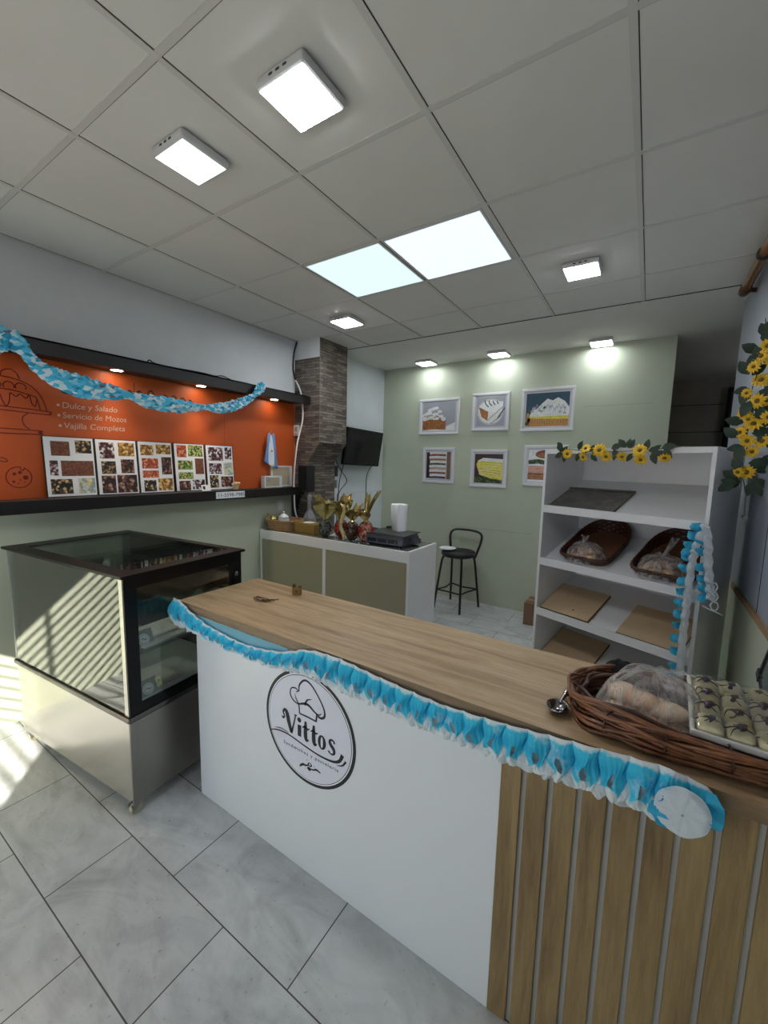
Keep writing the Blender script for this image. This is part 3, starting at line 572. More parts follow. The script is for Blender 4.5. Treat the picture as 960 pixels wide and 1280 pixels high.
def sandwich_art(A, w, h, i):
    A.rect(0,0,w,h,i('wh')); A.rect(0,.02*h,.14*w,.98*h,i('dk'),2); A.rect(.84*w,0,w,h,i('wd'),2); A.rect(.14*w,0,.82*w,h,i('gr'),2)
    for k, c in enumerate(['dk','wh','rd','wh','pk','wh','gn','wh','br','wh','rd','wh']):
        z = .02*h + k*.082*h; A.stroke([(.13*w+.02*w*math.sin(k*2),z+.03*h),(.4*w,z+.045*h),(.8*w+.02*w*math.sin(k*3),z+.035*h)], .085*h if c == 'wh' else .05*h, i(c), 3+(c != 'wh'))
def art5(A, w, h, i):
    A.rect(0,0,w,h,i('dk')); A.rect(0,0,w,.2*h,i('gn'),2)
    A.poly([(.06*w,.62*h),(.12*w,.78*h),(.3*w,.86*h),(w,.82*h),(w,.12*h),(.6*w,.16*h),(.2*w,.28*h)],i('ye'),3); A.poly([(.10*w,.74*h),(.3*w,.87*h),(w,.83*h),(w,.72*h),(.3*w,.76*h)],i('wh'),4)
    for k in range(6): A.stroke([(.16*w,.62*h-k*.06*h),(.3*w,.68*h-k*.08*h),(w,.64*h-k*.09*h)], .012*h, i('wh'), 5)
    for k in range(9): A.ell(random.uniform(.05,.9)*w, random.uniform(.03,.14)*h, .05*w, .03*h, i('gn'), 6, 8)
def art6(A, w, h, i):
    A.rect(0,0,w,h,i('wh')); A.rect(0,.06*h,w,.26*h,i('br'),2); A.rect(0,.24*h,w,.52*h,i('pk'),2); A.stroke([(0,.6*h),(.3*w,.64*h),(.6*w,.58*h),(w,.62*h)],.14*h,i('gn'),3)
    A.rect(0,.5*h,w,.56*h,i('wh'),3); A.ell(.5*w,.86*h,.3*w,.13*h,i('rd'),3); A.ell(.42*w,.84*h,.16*w,.09*h,i('br'),4)
PICT = [((-2.415,1.955,-1.895,2.375), art1, 'white framed picture of a cream topped pancake stack, top row nearest the television'), ((-1.74,1.985,-1.32,2.40), art2, 'white framed picture of a cake slice on a plate with a fork'),
        ((-1.195,1.97,-.675,2.407), art3, 'wide white framed picture of a meringue tart on dark teal'), ((-2.345,1.378,-1.93,1.80), sandwich_art, 'white framed picture of a tall stacked sandwich below the pancake stack'),
        ((-1.73,1.355,-1.31,1.778), art5, 'white framed picture of a yellow rolled cake below the cake slice'), ((-1.135,1.395,-.70,1.825), art6, 'white framed sandwich picture partly hidden behind the bread rack')]
for (x0,z0,x1,z1), fn, lb in PICT:
    t = thing('framed_picture', lb, 'picture', ((x0+x1)/2, YB, z0), 0, 'framed food pictures on the green wall'); q = .029; y = YB-.024
    b = MB()
    for r_ in ((x0,z0,x1,z0+q),(x0,z1-q,x1,z1),(x0,z0+q,x0+q,z1-q),(x1-q,z0+q,x1,z1-q)): b.box(r_[0], y, r_[1], r_[2], YB-.0005, r_[3])
    b.build('frame', FRAME, t, bevel=.005, world=True)
    b = MB(); b.box(x0+q, YB-.014, z0+q, x1-q, YB-.004, z1-q); b.build('mount', MAT_, t, world=True)
    g = .020; A = Art((x0+q+g, YB-.0142, z0+q+g), (1,0,0), (0,0,1), (0,-1,0), .00025); used = []
    def idx(k):
        if k not in used: used.append(k)
        return used.index(k)
    fn(A, x1-x0-2*(q+g), z1-z0-2*(q+g), idx); A.build('print', [KB[k] for k in used], t)
# ================================================================ back counter and what stands on it
CB = .955; bx0, bx1, by0, by1 = -3.06, -1.43, 2.585, 3.045
t = thing('glass_front_counter', 'white back counter with two olive glass front panels under the easter eggs', 'counter', ((bx0+bx1)/2, (by0+by1)/2, 0))
b = MB(); b.box(bx0, by0, 0, bx0+.022, by1, CB); b.build('side_panel', MEL, t, world=True); b = MB(); b.box(bx1-.022, by0, 0, bx1, by1, CB-.001); b.build('side_panel', MEL, t, bevel=.002, world=True)
b = MB(); b.box(bx0+.022, by0, .865, bx1-.022, by0+.02, CB-.004); b.box(bx0+.022, by0, 0, bx1-.022, by0+.02, .08); b.box(-2.275, by0, .08, -2.245, by0+.02, .865); b.build('front_rail', MEL, t, bevel=.002, world=True)
b = MB(); b.box(bx0+.022, by1-.02, 0, bx1-.022, by1, .93); b.box(bx0+.022, by0+.02, .08, bx1-.022, by1-.02, .1); b.box(bx0+.022, by0+.06, .5, bx1-.022, by1-.02, .515); b.build('back_panel', M('beige_board', (176,168,146), .6, var=.06, vs=3), t, world=True)
OLIVE = GL('olive_front_glass', (.8,.8,.72), 1.5, 1.3, .05, .72, (184,178,150))
for x0, x1 in ((bx0+.022, -2.275), (-2.245, bx1-.022)): b = MB(); b.box(x0, by0+.006, .08, x1, by0+.011, .865); b.build('glass_panel', OLIVE, t, world=True)
b = MB(); b.box(bx0+.022, by0+.02, CB-.012, bx1-.022, by1-.02, CB-.004); b.build('top_glass', M('grey_top_glass', (96,100,98), .12, coat=.6), t, world=True)
ZB = CB-.004
def weave_basket(name, lb, cat, loc, rx, ry, h, mat, flare=1.12, rows=7, stakes=26, rz=0, sq=2.6, group=None, r=.006, tilt=0, open_front=False, mat2=None):
    """woven basket: stacked withies winding in and out of upright stakes, plaited rim, woven base"""
    t = thing(name, lb, cat, loc, rz, group); t.rotation_euler = (tilt, 0, rz)
    def ring(k, z, wob, ph=0):
        c, s_ = math.cos(k), math.sin(k); f_ = (abs(c)**sq+abs(s_)**sq)**(-1/sq); e = 1+(flare-1)*z/h
        return Vector((c*f_*rx*e*(1+wob), s_*f_*ry*e*(1+wob), z))
    b = MB()
    for j in range(rows):
        n = stakes*4
        b.tube([ring(2*PI*i/n, h*(j+.5)/rows, (.02 if (i*stakes//n+j) % 2 else -.012)*.06/max(rx,.06)) for i in range(n)], h/rows*.55, 5, 0, True)
    for i in range(stakes): b.tube([ring(2*PI*i/stakes, z, 0) for z in (0, h*.5, h)], r*.6, 5)
    b.build('woven_wall', mat, t)
    b = MB()
    for q in (0, 1, 2): b.tube([ring(2*PI*i/72, h, .0)+Vector((0,0,r*1.0*math.sin(i*1.4+q*2.1)))+Vector((math.cos(2*PI*i/72),math.sin(2*PI*i/72),0))*r*math.cos(i*1.4+q*2.1) for i in range(72)], r*.8, 5, 0, True)
    b.build('plaited_rim', mat2 or mat, t)
    b = MB(); n = 40; P_ = [ring(2*PI*i/n, 0, -.01) for i in range(n)]; b.add(P_ + [p+Vector((0,0,.006)) for p in P_], [tuple(range(n))[::-1], tuple(range(n,2*n))]+[(i,(i+1)%n,n+(i+1)%n,n+i) for i in range(n)])
    b.build('base', mat, t); return t
weave_basket('wicker_basket', 'tan oval wicker basket at the wall end of the back counter', 'basket', (-2.882, 2.735, ZB), .145, .11, .095, STRAW, 1.22, 7, 24, .05)
t = thing('sugar_bowl', 'small white and blue lidded bowl inside the tan wicker basket', 'bowl', (-2.885, 2.725, ZB+.006))
b = MB(); b.lathe([(.03,0),(.034,.004),(.05,.05),(.054,.085),(.05,.10),(.046,.10)], (0,0,0), 24); b.build('bowl', M('blue_white_china', (186,200,214), .25, var=.18, vs=30), t); b = MB(); b.lathe([(.05,.10),(.046,.118),(.025,.14),(.008,.145),(.01,.155),(.012,.165),(0,.17)], (0,0,0), 24); b.build('lid', M('white_china', (222,226,228), .25), t)
t = thing('foil_wrap', 'crumpled gold wrapping lying over the left end of the tan basket', 'wrapping', (-3.0, 2.69, ZB+.04))
b = MB(); b.grid(lambda a, c: (-3.04+.10*a, 2.63+.13*c, ZB+.08+.045*math.sin(a*5+c*4)*math.sin(c*7)+.03*math.sin(a*11)), 10, 10, smooth=False); o = b.build('foil', GOLD, t, world=True); o.modifiers.new('t','SOLIDIFY').thickness = .002
t = thing('gold_box', 'flat gold coloured cardboard box beside the tan basket on the back counter', 'box', (-2.58, 2.74, ZB))
b = MB(); b.box(-2.70, 2.685, ZB, -2.46, 2.83, ZB+.088); b.build('carton', M('gold_card', (150,122,58), .5, .2), t, bevel=.003, world=True); b = MB(); b.box(-2.64, 2.73, ZB+.088, -2.55, 2.81, ZB+.091); b.build('lid_paper', PAPER, t, world=True)
t = thing('crystal_decanter', 'clear cut glass bottle with a stopper behind the gold box', 'decanter', (-2.80, 2.985, ZB))
CRY = GL('crystal', (.86,.86,.9), 1.5, 3.0, .08, .28, (214,210,218))
b = MB(); b.lathe([(.045,0),(.06,.006),(.066,.05),(.062,.10),(.04,.15),(.02,.18),(.016,.25),(.02,.27)], (0,0,0), 12, smooth=False); b.build('bottle', CRY, t); b = MB(); b.lathe([(.012,.27),(.02,.285),(.024,.32),(.014,.345),(0,.35)], (0,0,0), 10, smooth=False); b.build('stopper', CRY, t); t.scale = (1.05,1.05,.95)
# chocolate eggs in foil: body, foil collar and flared foil leaves
EGGM = {'green': mat_patch('egg_green_foil', [(40,36,30),(96,96,80),(70,90,90),(150,130,90)], 60, .25), 'red': mat_patch('egg_red_foil', [(110,24,24),(176,60,50),(70,30,30),(200,170,130)], 60, .25), 'dark': mat_patch('egg_dark_foil', [(40,24,24),(96,40,36),(60,50,40),(150,120,80)], 60, .25), 'scarlet': mat_patch('egg_scarlet_foil', [(150,26,30),(110,36,36),(190,150,120),(80,24,26)], 50, .25)}
def egg(x, y, col, lb, s=1.0, leaves=(), seed=1):
    t = thing('chocolate_egg', lb, 'easter egg', (x, y, ZB), 0, 'foil wrapped eggs on the back counter'); rnd = random.Random(seed); H = .155*s
    b = MB(); b.lathe([(.020*s,0),(.026*s,.004)]+[(.062*s*math.sin(PI*q)**.75*(1-.16*(q-.5)), .004+H*(1-math.cos(PI*q))/2) for q in [k/12 for k in range(1,12)]]+[(.012*s,.004+H)], (0,0,0), 20)
    b.build('egg', EGGM[col], t)
    b = MB(); b.lathe([(.030*s,H*.93),(.022*s,H),(.016*s,H+.012),(.02*s,H+.02)], (0,0,0), 10, smooth=False); b.build('foil_collar', GOLD, t)
    for an, ln, wd, lean, curl in leaves:
        def lf(a, c, an=an, ln=ln, wd=wd, lean=lean, curl=curl):
            wv = wd*(.18+.95*math.sin(PI*min(1,c*.72))**.9)*(a-.5)*2; r_ = .012+lean*c*c*ln+.012*math.cos(a*6)*c; up = H+.008+ln*c*(1-curl*c*c)
            return (r_*math.cos(an)-wv*math.sin(an), r_*math.sin(an)+wv*math.cos(an), up+.012*math.sin(a*9+an)*c)
        b = MB(); b.grid(lf, 8, 10, smooth=False); o = b.build('foil_leaf', GOLD, t); o.modifiers.new('t','SOLIDIFY').thickness = .0012
    return t
egg(-2.345, 2.70, 'green', 'green patterned chocolate egg in gold foil, nearest the gold box', .95, [(-2.0,.23,.085,.25,.1),(-1.0,.20,.09,.35,.25),(2.6,.20,.06,.3,.2)], 1)
egg(-2.205, 2.75, 'red', 'red and brown chocolate egg with broad gold foil, second from the gold box', 1.0, [(-1.6,.20,.10,.25,.3),(-.4,.21,.075,.25,.25),(1.5,.23,.06,.2,.1),(3.6,.15,.08,.4,.4)], 2)
egg(-2.06, 2.715, 'dark', 'dark wrapped chocolate egg with low gold leaves, third from the gold box', 1.0, [(.2,.13,.06,.5,.3),(-.8,.12,.06,.6,.2),(1.4,.15,.045,.4,.1),(3.9,.14,.04,.3,0)], 3)
egg(-1.915, 2.71, 'scarlet', 'scarlet chocolate egg with tall spiky gold leaves, nearest the weighing scale', 1.1, [(.15,.24,.034,.40,.0),(1.0,.20,.03,.35,.05),(2.9,.11,.045,.8,.3),(-1.3,.10,.05,.8,.3),(1.9,.22,.022,.15,0)], 4)
t = thing('foil_ribbon', 'pale gold foil streamer hanging between the second and third chocolate eggs', 'ribbon', (-2.125, 2.685, ZB))
b = MB(); b.grid(lambda a, c: (-2.145+.04*a+.018*math.sin(c*8), 2.665+.006*math.sin(a*9+c*15), ZB+.002+.30*(1-c)), 5, 18, smooth=False); o = b.build('streamer', M('pale_gold_foil', (214,196,140), .25, .7, bmp=.4, vs=30), t, world=True); o.modifiers.new('t','SOLIDIFY').thickness = .0012
b = MB(); b.obox((-2.27,2.80,ZB+.0012),(.16,.11,.002),(0,0,.2)); tag(b.build('paper_slip', PAPER), 'white paper slip lying between the first two chocolate eggs', 'paper', 'paper slips among the eggs')
b = MB(); b.obox((-1.985,2.82,ZB+.0012),(.12,.10,.002),(0,0,-.3)); tag(b.build('paper_slip', PAPER), 'white paper slip lying behind the two eggs nearest the scale', 'paper', 'paper slips among the eggs')
b = MB()
for k in range(60): b.obox((-2.1+random.gauss(0,.13), 2.63+random.random()*.09, ZB+.002), (.018,.01,.003), (random.random()*.3,0,random.random()*6))
tag(b.build('foil_scraps', M('foil_scrap', (190,196,200), .2, .8)), 'silvery foil scraps strewn on the counter before the eggs', 'foil scraps', kind='stuff')
# weighing scale
t = thing('weighing_scale', 'dark grey electronic weighing scale at the free end of the back counter', 'scale', (-1.71, 2.80, ZB), .02)
SC_ = M('scale_body', (74,74,88), .35, .2)
b = MB(); b.prism([(-.14,.014),(.14,.014),(.14,.055),(.11,.085),(-.14,.085)], (-.17,0,0), (0,1,0), (0,0,1), (1,0,0), .34)
b.build('body', SC_, t, bevel=.004)
b = MB(); b.prism([(0,0),(.34,0),(.34,.048),(0,.048)], (-.17,-.1415,.02), (1,0,0), (0,.12,1), (0,-1,0), .003); b.build('front_fascia', M('violet_grey_fascia', (92,88,112), .3), t)
for x in (-.15, -.055, .04): b = MB(); b.box(x, -.1475, .03, x+.085, -.1425, .058); b.build('display', M('dark_display', (28,26,44), .15), t)
b = MB(); b.box(-.178, -.13, .088, .178, .15, .096); b.build('weighing_plate', M('plate_steel', (90,92,92), .3, .8), t, bevel=.002)
b = MB(); b.prism([(-.05,.02),(.06,.02),(.05,.055),(-.03,.075)], (.17,.02,0), (0,1,0), (0,0,1), (1,0,0), .05); b.build('side_keypad', DARKGREY, t)
for x in (-.14,.14):
    for y in (-.11,.11): b = MB(); b.lathe([(.014,0),(.016,.016)], (x,y,0), 10); b.build('foot', BLACKMATT, t)
t = thing('paper_roll', 'tall white paper roll standing on the weighing scale', 'paper roll', (-1.70, 2.875, ZB+.0962))
b = MB(); b.lathe([(.052,0),(.058,.002),(.066,.12),(.070,.215),(.064,.222),(.03,.216),(.022,.20),(0,.2)], (0,0,0), 28); b.build('roll', M('soft_white_paper', (238,240,238), .85, var=.03, vs=20, bmp=.2), t)
b = MB(); b.grid(lambda a, c: (.071*math.cos(a*1.6-1.2)*(1-.09*(1-c)), .071*math.sin(a*1.6-1.2)*(1-.09*(1-c)), .004+.214*c+.006*math.sin(a*8)*c), 12, 6); b.build('loose_sheet', PAPER, t)
t = thing('cable_tangle', 'black tangle of cables and a plug behind the weighing scale', 'cable tangle', (-2.0, 2.93, ZB)); b = MB()
for k in range(7): b.tube(catmull([(-2.0+random.uniform(-.13,.12), 2.93+random.uniform(-.05,.06), ZB+.012+random.random()*.075) for _ in range(6)]), .008, 6)
b.build('cable', BLACKMATT, t, world=True); b = MB(); b.box(-2.1, 2.9, ZB, -1.99, 2.97, ZB+.06); b.box(-1.87, 2.94, ZB, -1.83, 2.99, ZB+.11); b.build('plug', BLACKMATT, t, bevel=.008, world=True)
# ================================================================ bar stool
t = thing('bar_stool', 'black bar stool with a round padded seat and looped backrest by the green wall', 'stool', (-1.70, 4.19, 0))
b = MB(); b.lathe([(.0,.60),(.17,.60),(.185,.612),(.19,.635),(.18,.655),(.12,.667),(0,.67)], (0,0,0), 32); b.build('seat', M('black_vinyl', (26,26,28), .45), t)
legs = [(-.205,-.15),(-.17,.23),(.12,-.19),(.2,.17)]; tops = [(-.15,-.09),(-.13,.14),(.09,-.12),(.15,.10)]
for (x, y), (u_, v_) in zip(legs, tops): b = MB(); b.tube(catmull([(x,y,.004),(x+(u_-x)*.5,y+(v_-y)*.5,.3),(u_,v_,.56),(u_*.75,v_*.75,.602)]), .0125, 10); b.build('leg', BLACK, t)
def lg(k, z): return Vector((legs[k][0]+(tops[k][0]-legs[k][0])*z/.6, legs[k][1]+(tops[k][1]-legs[k][1])*z/.6, z))
b = MB(); z = .215
for i, j in ((0,2),(2,3),(3,1),(1,0)):
    p, q = lg(i,z), lg(j,z); mid = (p+q)/2*.86; mid.z = z-.005; b.tube(catmull([p, p*.7+mid*.3, mid, q*.7+mid*.3, q]), .009, 8)
b.build('footrest', BLACK, t)
b = MB(); b.tube(catmull([(.155,.10,.58),(.178,.12,.66),(.205,.135,.76),(.20,.15,.835),(.12,.19,.862),(-.03,.215,.865),(-.14,.2,.855),(-.175,.17,.80),(-.16,.15,.66),(-.145,.13,.60)]), .0135, 10); b.build('backrest', BLACK, t)
t = thing('paper_plate', 'white paper plate lying half over the edge of the bar stool seat', 'plate', (-1.80, 4.12, .671)); b = MB(); b.lathe([(0,.003),(.06,.003),(.08,.010),(.092,.016),(.092,.018),(.078,.013),(.06,.006),(0,.006)], (0,0,0), 28); b.build('plate', PAPER, t)
t = thing('brown_box', 'brown cardboard box on the floor behind the bread rack', 'box', (-.80, 4.28, 0)); b = MB(); b.box(-.955, 4.16, 0, -.62, 4.42, .225); b.build('carton', M('brown_card', (128,98,74), .8, var=.1, vs=6), t, bevel=.003, world=True); b = MB(); b.box(-.957, 4.27, .005, -.618, 4.31, .2262); b.build('tape', M('brown_tape', (150,120,84), .35), t, world=True)
# ================================================================ refrigerated display case
t = thing('display_case', 'glass pastry display case with black edged top and brushed steel base on casters', 'display case', (-1.80, .80, 0), math.radians(4.85)); CW, CD = 1.06, .63; CASE = t
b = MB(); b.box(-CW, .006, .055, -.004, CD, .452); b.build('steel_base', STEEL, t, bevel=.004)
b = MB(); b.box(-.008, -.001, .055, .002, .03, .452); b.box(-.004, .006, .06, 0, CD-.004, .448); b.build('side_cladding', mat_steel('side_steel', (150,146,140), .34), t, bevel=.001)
b = MB(); b.box(-CW-.008, -.010, .452, .012, CD+.004, .480); b.build('base_rim', CHROME, t, bevel=.008)
b = MB(); b.box(-CW+.02, .02, .48, -.02, CD-.02, .488); b.build('deck', M('deck_steel', (170,176,172), .3, .5), t)
b = MB(); b.box(-CW+.012, .001, .48, -.028, .006, 1.098); b.build('front_glass', GLASS, t)
b = MB(); b.box(-CW, .02, .48, -CW+.005, CD-.02, 1.098); b.build('end_glass', GLASS, t)
b = MB(); b.box(-CW+.02, CD-.006, .48, -.03, CD-.001, 1.098); b.build('rear_glass', GLASS, t)
b = MB(); b.box(-.030, -.001, .48, -.004, .012, 1.1); b.build('corner_post', STEEL, t, bevel=.001)
for x in (-CW, -.028): b = MB(); b.box(x, CD-.035, .48, x+.028, CD, 1.1); b.build('rear_post', ALU, t, bevel=.002)
b = MB(); b.box(-CW, 0, .48, -CW+.016, .022, 1.1); b.build('corner_post', ALU, t, bevel=.001)
b = MB(); x0, x1 = -.004, .006
for r_ in ((0,.48,CD,.525),(0,1.045,CD,1.1),(0,.525,.055,1.045),(CD-.075,.525,CD,1.045)): b.box(x0, r_[0], r_[1], x1, r_[2], r_[3])
b.build('door_frame', BLACKGLOSS, t, bevel=.001); b = MB(); b.box(-.001, .055, .525, .002, CD-.075, 1.045); b.build('door_glass', DOORG, t)
b = MB(); b.lathe([(.014,0),(.014,.008),(.008,.012),(0,.012)], (0,0,0), 14); b.move(Matrix.Translation((.006,CD-.04,.985)) @ Matrix.Rotation(PI/2, 4, 'Y')); b.build('lock', CHROME, t)
b = MB(); x0, x1, y0, y1 = -CW-.015, .022, -.018, CD+.015
for r_ in ((x0,y0,x1,y0+.075),(x0,y1-.05,x1,y1),(x0,y0+.075,x0+.10,y1-.05),(x1-.075,y0+.075,x1,y1-.05)): b.box(r_[0], r_[1], 1.1, r_[2], r_[3], 1.112)
b.build('top_border', BLACKGLOSS, t); b = MB(); b.box(x0+.10, y0+.075, 1.1, x1-.075, y1-.05, 1.111); b.build('top_glass', GLASSTOP, t)
b = MB(); b.box(-CW+.03, .05, .955, -.012, CD-.05, .962); b.build('glass_shelf', SHELFG, t); b = MB(); b.box(-CW+.03, .05, .735, -.012, CD-.05, .742); b.build('glass_shelf', SHELFG, t)
b = MB(); b.box(-.9, .02, 1.08, -.06, .04, 1.098); b.build('light_strip', M('strip_plastic', (226,230,230), .3), t)
for x, y in ((-.026,.022),(-CW+.06,.03),(-.05,CD-.05),(-CW+.06,CD-.05)):
    b = MB(); b.tube([(x-.011,y,.026),(x+.011,y,.026)], .026, 18, smooth=False); w_ = b.build('caster', M('caster_wheel', (176,170,140), .5), t, bevel=.003)
    b = MB(); b.prism([(-.018,.02),(.03,.056),(-.03,.056)], (x-.016,y,0), (0,1,0), (0,0,1), (1,0,0), .004); b.prism([(-.018,.02),(.03,.056),(-.03,.056)], (x+.012,y,0), (0,1,0), (0,0,1), (1,0,0), .004); b.build('fork', ALU, w_)
def in_case(x, y, z): return CASE.matrix_basis @ Vector((x, y, z)) if False else mw(CASE) @ Vector((x, y, z))
def case_tray(lb, x, y, z, sx, sy, extra):
    t = thing('cake_board', lb, 'tray', in_case(x, y, z), math.radians(4.85), 'boards inside the display case')
    b = MB(); b.box(-sx/2, -sy/2, 0, sx/2, sy/2, .012); b.build('board', M('silver_board', (190,194,190), .4, var=.05, vs=9), t, bevel=.002)
    b = MB(); b.box(-sx*.3, -sy*.3, .012, sx*.28, sy*.2, .012+extra); b.build('paper_packet', M('grey_paper', (206,204,198), .7, var=.08, vs=14), t, bevel=.005)
case_tray('silver board with a paper packet on the middle glass shelf of the display case', -.15, .25, .742, .24, .30, .016)
case_tray('silver board on the bottom of the display case near the glass door', -.17, .24, .488, .30, .40, .008)
STK = [M('sticker_white', (206,214,212), .5), M('sticker_grey', (120,130,130), .6), M('yellow_label', (226,230,150), .6)]
def price_card(lb, x, y, z, rz, tagged=False):
    t = thing('price_card', lb, 'card', in_case(x, y, z), rz, 'cards with round emblems inside the display case')
    b = MB(); b.prism([(-.045,0),(.05,0),(.05,.066),(-.045,.066)], (0,0,0), (0,1,0), (-.45,0,1), (1,0,.45), .0015); b.build('card', M('grey_green_card', (128,140,136), .4), t)
    A = Art((.002,-.002,.033), (0,1,0), Vector((-.45,0,1)).normalized(), Vector((1,0,.45)).normalized(), .0006)
    A.ell(0,0,.026,.026,0,1); A.ell(0,0,.021,.021,1,2); A.ell(0,0,.019,.019,0,3); A.stroke([(-.012,0),(-.004,.005),(.004,-.004),(.012,.003)],.004,1,4); A.build('emblem', STK, t, True)
    if tagged: A = Art((.004,.04,.02), (0,1,.1), (-.45,0,1), Vector((1,0,.45)).normalized(), .0006); A.rect(0,0,.026,.04,2,1); A.stroke([(.007,.012),(.013,.028),(.019,.016)],.003,1,2); A.build('price_label', STK, t, True)
price_card('card with a round emblem on the upper middle shelf just behind the glass door', -.06, .115, .745, math.radians(4.85))
price_card('card with a round emblem and yellow label low behind the glass door', -.06, .125, .502, math.radians(4.85), True)
price_card('card with a round emblem deep in the case near the wall end', -.72, .32, .962, math.radians(-70))
price_card('card with a round emblem in the middle of the case on the lower shelf', -.5, .25, .742, math.radians(-70))
# ================================================================ front counter
t = thing('front_counter', 'long white shop counter with oak worktop and vertical oak slats at its right part', 'counter', (-.66, 1.26, 0)); FC = t
b = MB(); b.box(-1.685, 1.05, 0, -.272, 1.07, .912); b.box(-1.685, 1.07, 0, -1.667, 1.43, .912); b.build('white_panel', M('white_laminate', (226,228,232), .3, var=.015, vs=2), t, bevel=.0015, world=True)
b = MB(); b.box(-.272, 1.060, 0, XR-.004, 1.075, .912); b.build('groove_panel', GROOVE, t, world=True)
b = MB(); x = -.272
while x < XR-.07: b.box(x, 1.047, .002, x+.0535, 1.060, .911); x += .0667
b.build('slat_cladding', SLATW, t, bevel=.002, world=True)
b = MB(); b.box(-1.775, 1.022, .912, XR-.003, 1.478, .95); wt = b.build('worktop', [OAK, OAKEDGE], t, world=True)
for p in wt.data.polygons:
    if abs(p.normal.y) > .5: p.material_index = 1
b = MB()
for k in range(3): b.box(-1.774, 1.13+k*.118, .9498, XR-.004, 1.1306+k*.118, .9503)
b.build('board_joint', M('oak_joint', (112,86,58), .6), t, world=True)
b = MB(); b.box(-1.5, 1.40, 0, XR-.01, 1.42, .912); b.build('back_panel', MEL, t, world=True)
# emblem on the white panel
cx, cz = -.991, .607; A = Art((cx, 1.0495, cz), (1,0,0), (0,0,1), (0,-1,0), .0004)
A.ell(0,0,.225,.223,0,1,72); A.ell(0,0,.212,.211,1,2,72); A.ell(0,0,.208,.2065,0,3,72); A.ell(0,0,.2055,.204,2,4,72)
def S(pts, w, l=6, **k): A.stroke([(x-cx, z-cz) for x, z in pts], w, 0, l, **k)
# chef hat
S([(-1.036,.690),(-1.062,.697),(-1.079,.716),(-1.074,.742),(-1.052,.750),(-1.035,.744),(-1.032,.768),(-1.012,.792),(-.990,.796),(-.962,.780),(-.930,.745),(-.909,.712),(-.908,.688),(-.922,.676),(-.940,.677)], [.005,.006,.006,.005,.006,.005,.007,.008,.008,.007,.006,.007,.009,.009,.007])
S([(-1.034,.748),(-1.043,.738),(-1.05,.737)], .004); S([(-1.056,.728),(-1.048,.708),(-1.034,.694),(-1.010,.702),(-.985,.704),(-.955,.688),(-.935,.684),(-.922,.694)], [.002,.005,.006,.009,.010,.007,.005,.003]); S([(-1.005,.698),(-.992,.722),(-.970,.732)], [.010,.006,.002])
S([(-1.034,.692),(-1.031,.655)], .006, smooth=False); S([(-1.031,.655),(-.990,.656),(-.948,.654)], .006); S([(-.948,.652),(-.944,.686)], .007, smooth=False)
# the shop name in fat letters
S([(-1.127,.612),(-1.119,.606),(-1.112,.615),(-1.118,.632),(-1.108,.642),(-1.097,.632),(-1.088,.60),(-1.074,.560)], [.004,.008,.008,.009,.014,.019,.020,.014]); S([(-1.074,.558),(-1.062,.60),(-1.052,.640)], [.010,.007,.006]); S([(-1.059,.640),(-1.044,.641)], .004, smooth=False)
S([(-1.032,.606),(-1.032,.562)], [.018,.018], smooth=False); A.ell(-1.033-cx,.628-cz,.010,.010,0,6,16); S([(-1.040,.606),(-1.023,.606)], .004, smooth=False)
for x in (-1.000, -.959):
    S([(x,.634),(x-.001,.60),(x,.572),(x+.005,.560),(x+.016,.566)], [.010,.017,.018,.013,.004]); S([(x-.016,.604),(x-.004,.612),(x+.010,.606),(x+.020,.612)], [.004,.007,.007,.003])
A.ell(-.9195-cx,.583-cz,.0195,.028,0,6,28); A.ell(-.9195-cx,.583-cz,.0055,.0215,2,7,20)
S([(-.860,.601),(-.865,.610),(-.876,.611),(-.882,.602),(-.877,.591),(-.866,.581),(-.861,.569),(-.867,.558),(-.879,.557),(-.888,.565)], [.009,.007,.008,.012,.015,.015,.012,.008,.006,.009])
S([(-1.190,.528),(-1.165,.538),(-1.13,.545),(-1.08,.545),(-1.0,.533),(-.93,.526),(-.87,.530),(-.838,.545),(-.823,.574)], [.004,.005,.006,.006,.006,.007,.009,.012,.015]); S([(-1.165,.548),(-1.13,.556),(-1.09,.553)], [.002,.004,.002]); S([(-.850,.524),(-.824,.534),(-.808,.556)], [.002,.006,.009])
A.text('Sandwiches y pastelería', -1.117-cx, .5-cz, .02, 0, 6, .275, space=1.25)
S([(-1.03,.440),(-1.015,.454),(-.998,.457),(-.985,.464)], [.006,.010,.007,.006]); A.ell(-.978-cx,.468-cz,.011,.008,0,6,14); A.ell(-.978-cx,.469-cz,.005,.0035,2,7,10)
S([(-.925,.458),(-.945,.462),(-.96,.455),(-.975,.452)], [.005,.008,.006,.005]); A.ell(-.982-cx,.450-cz,.010,.008,0,6,12)
for x, z in ((-.956,.470),(-.992,.482),(-1.0,.445)): A.ell(x-cx,z-cz,.002,.002,0,6,8)
A.build('emblem', [INK, PAPER, M('sticker_film', (222,222,234), .3)], t)

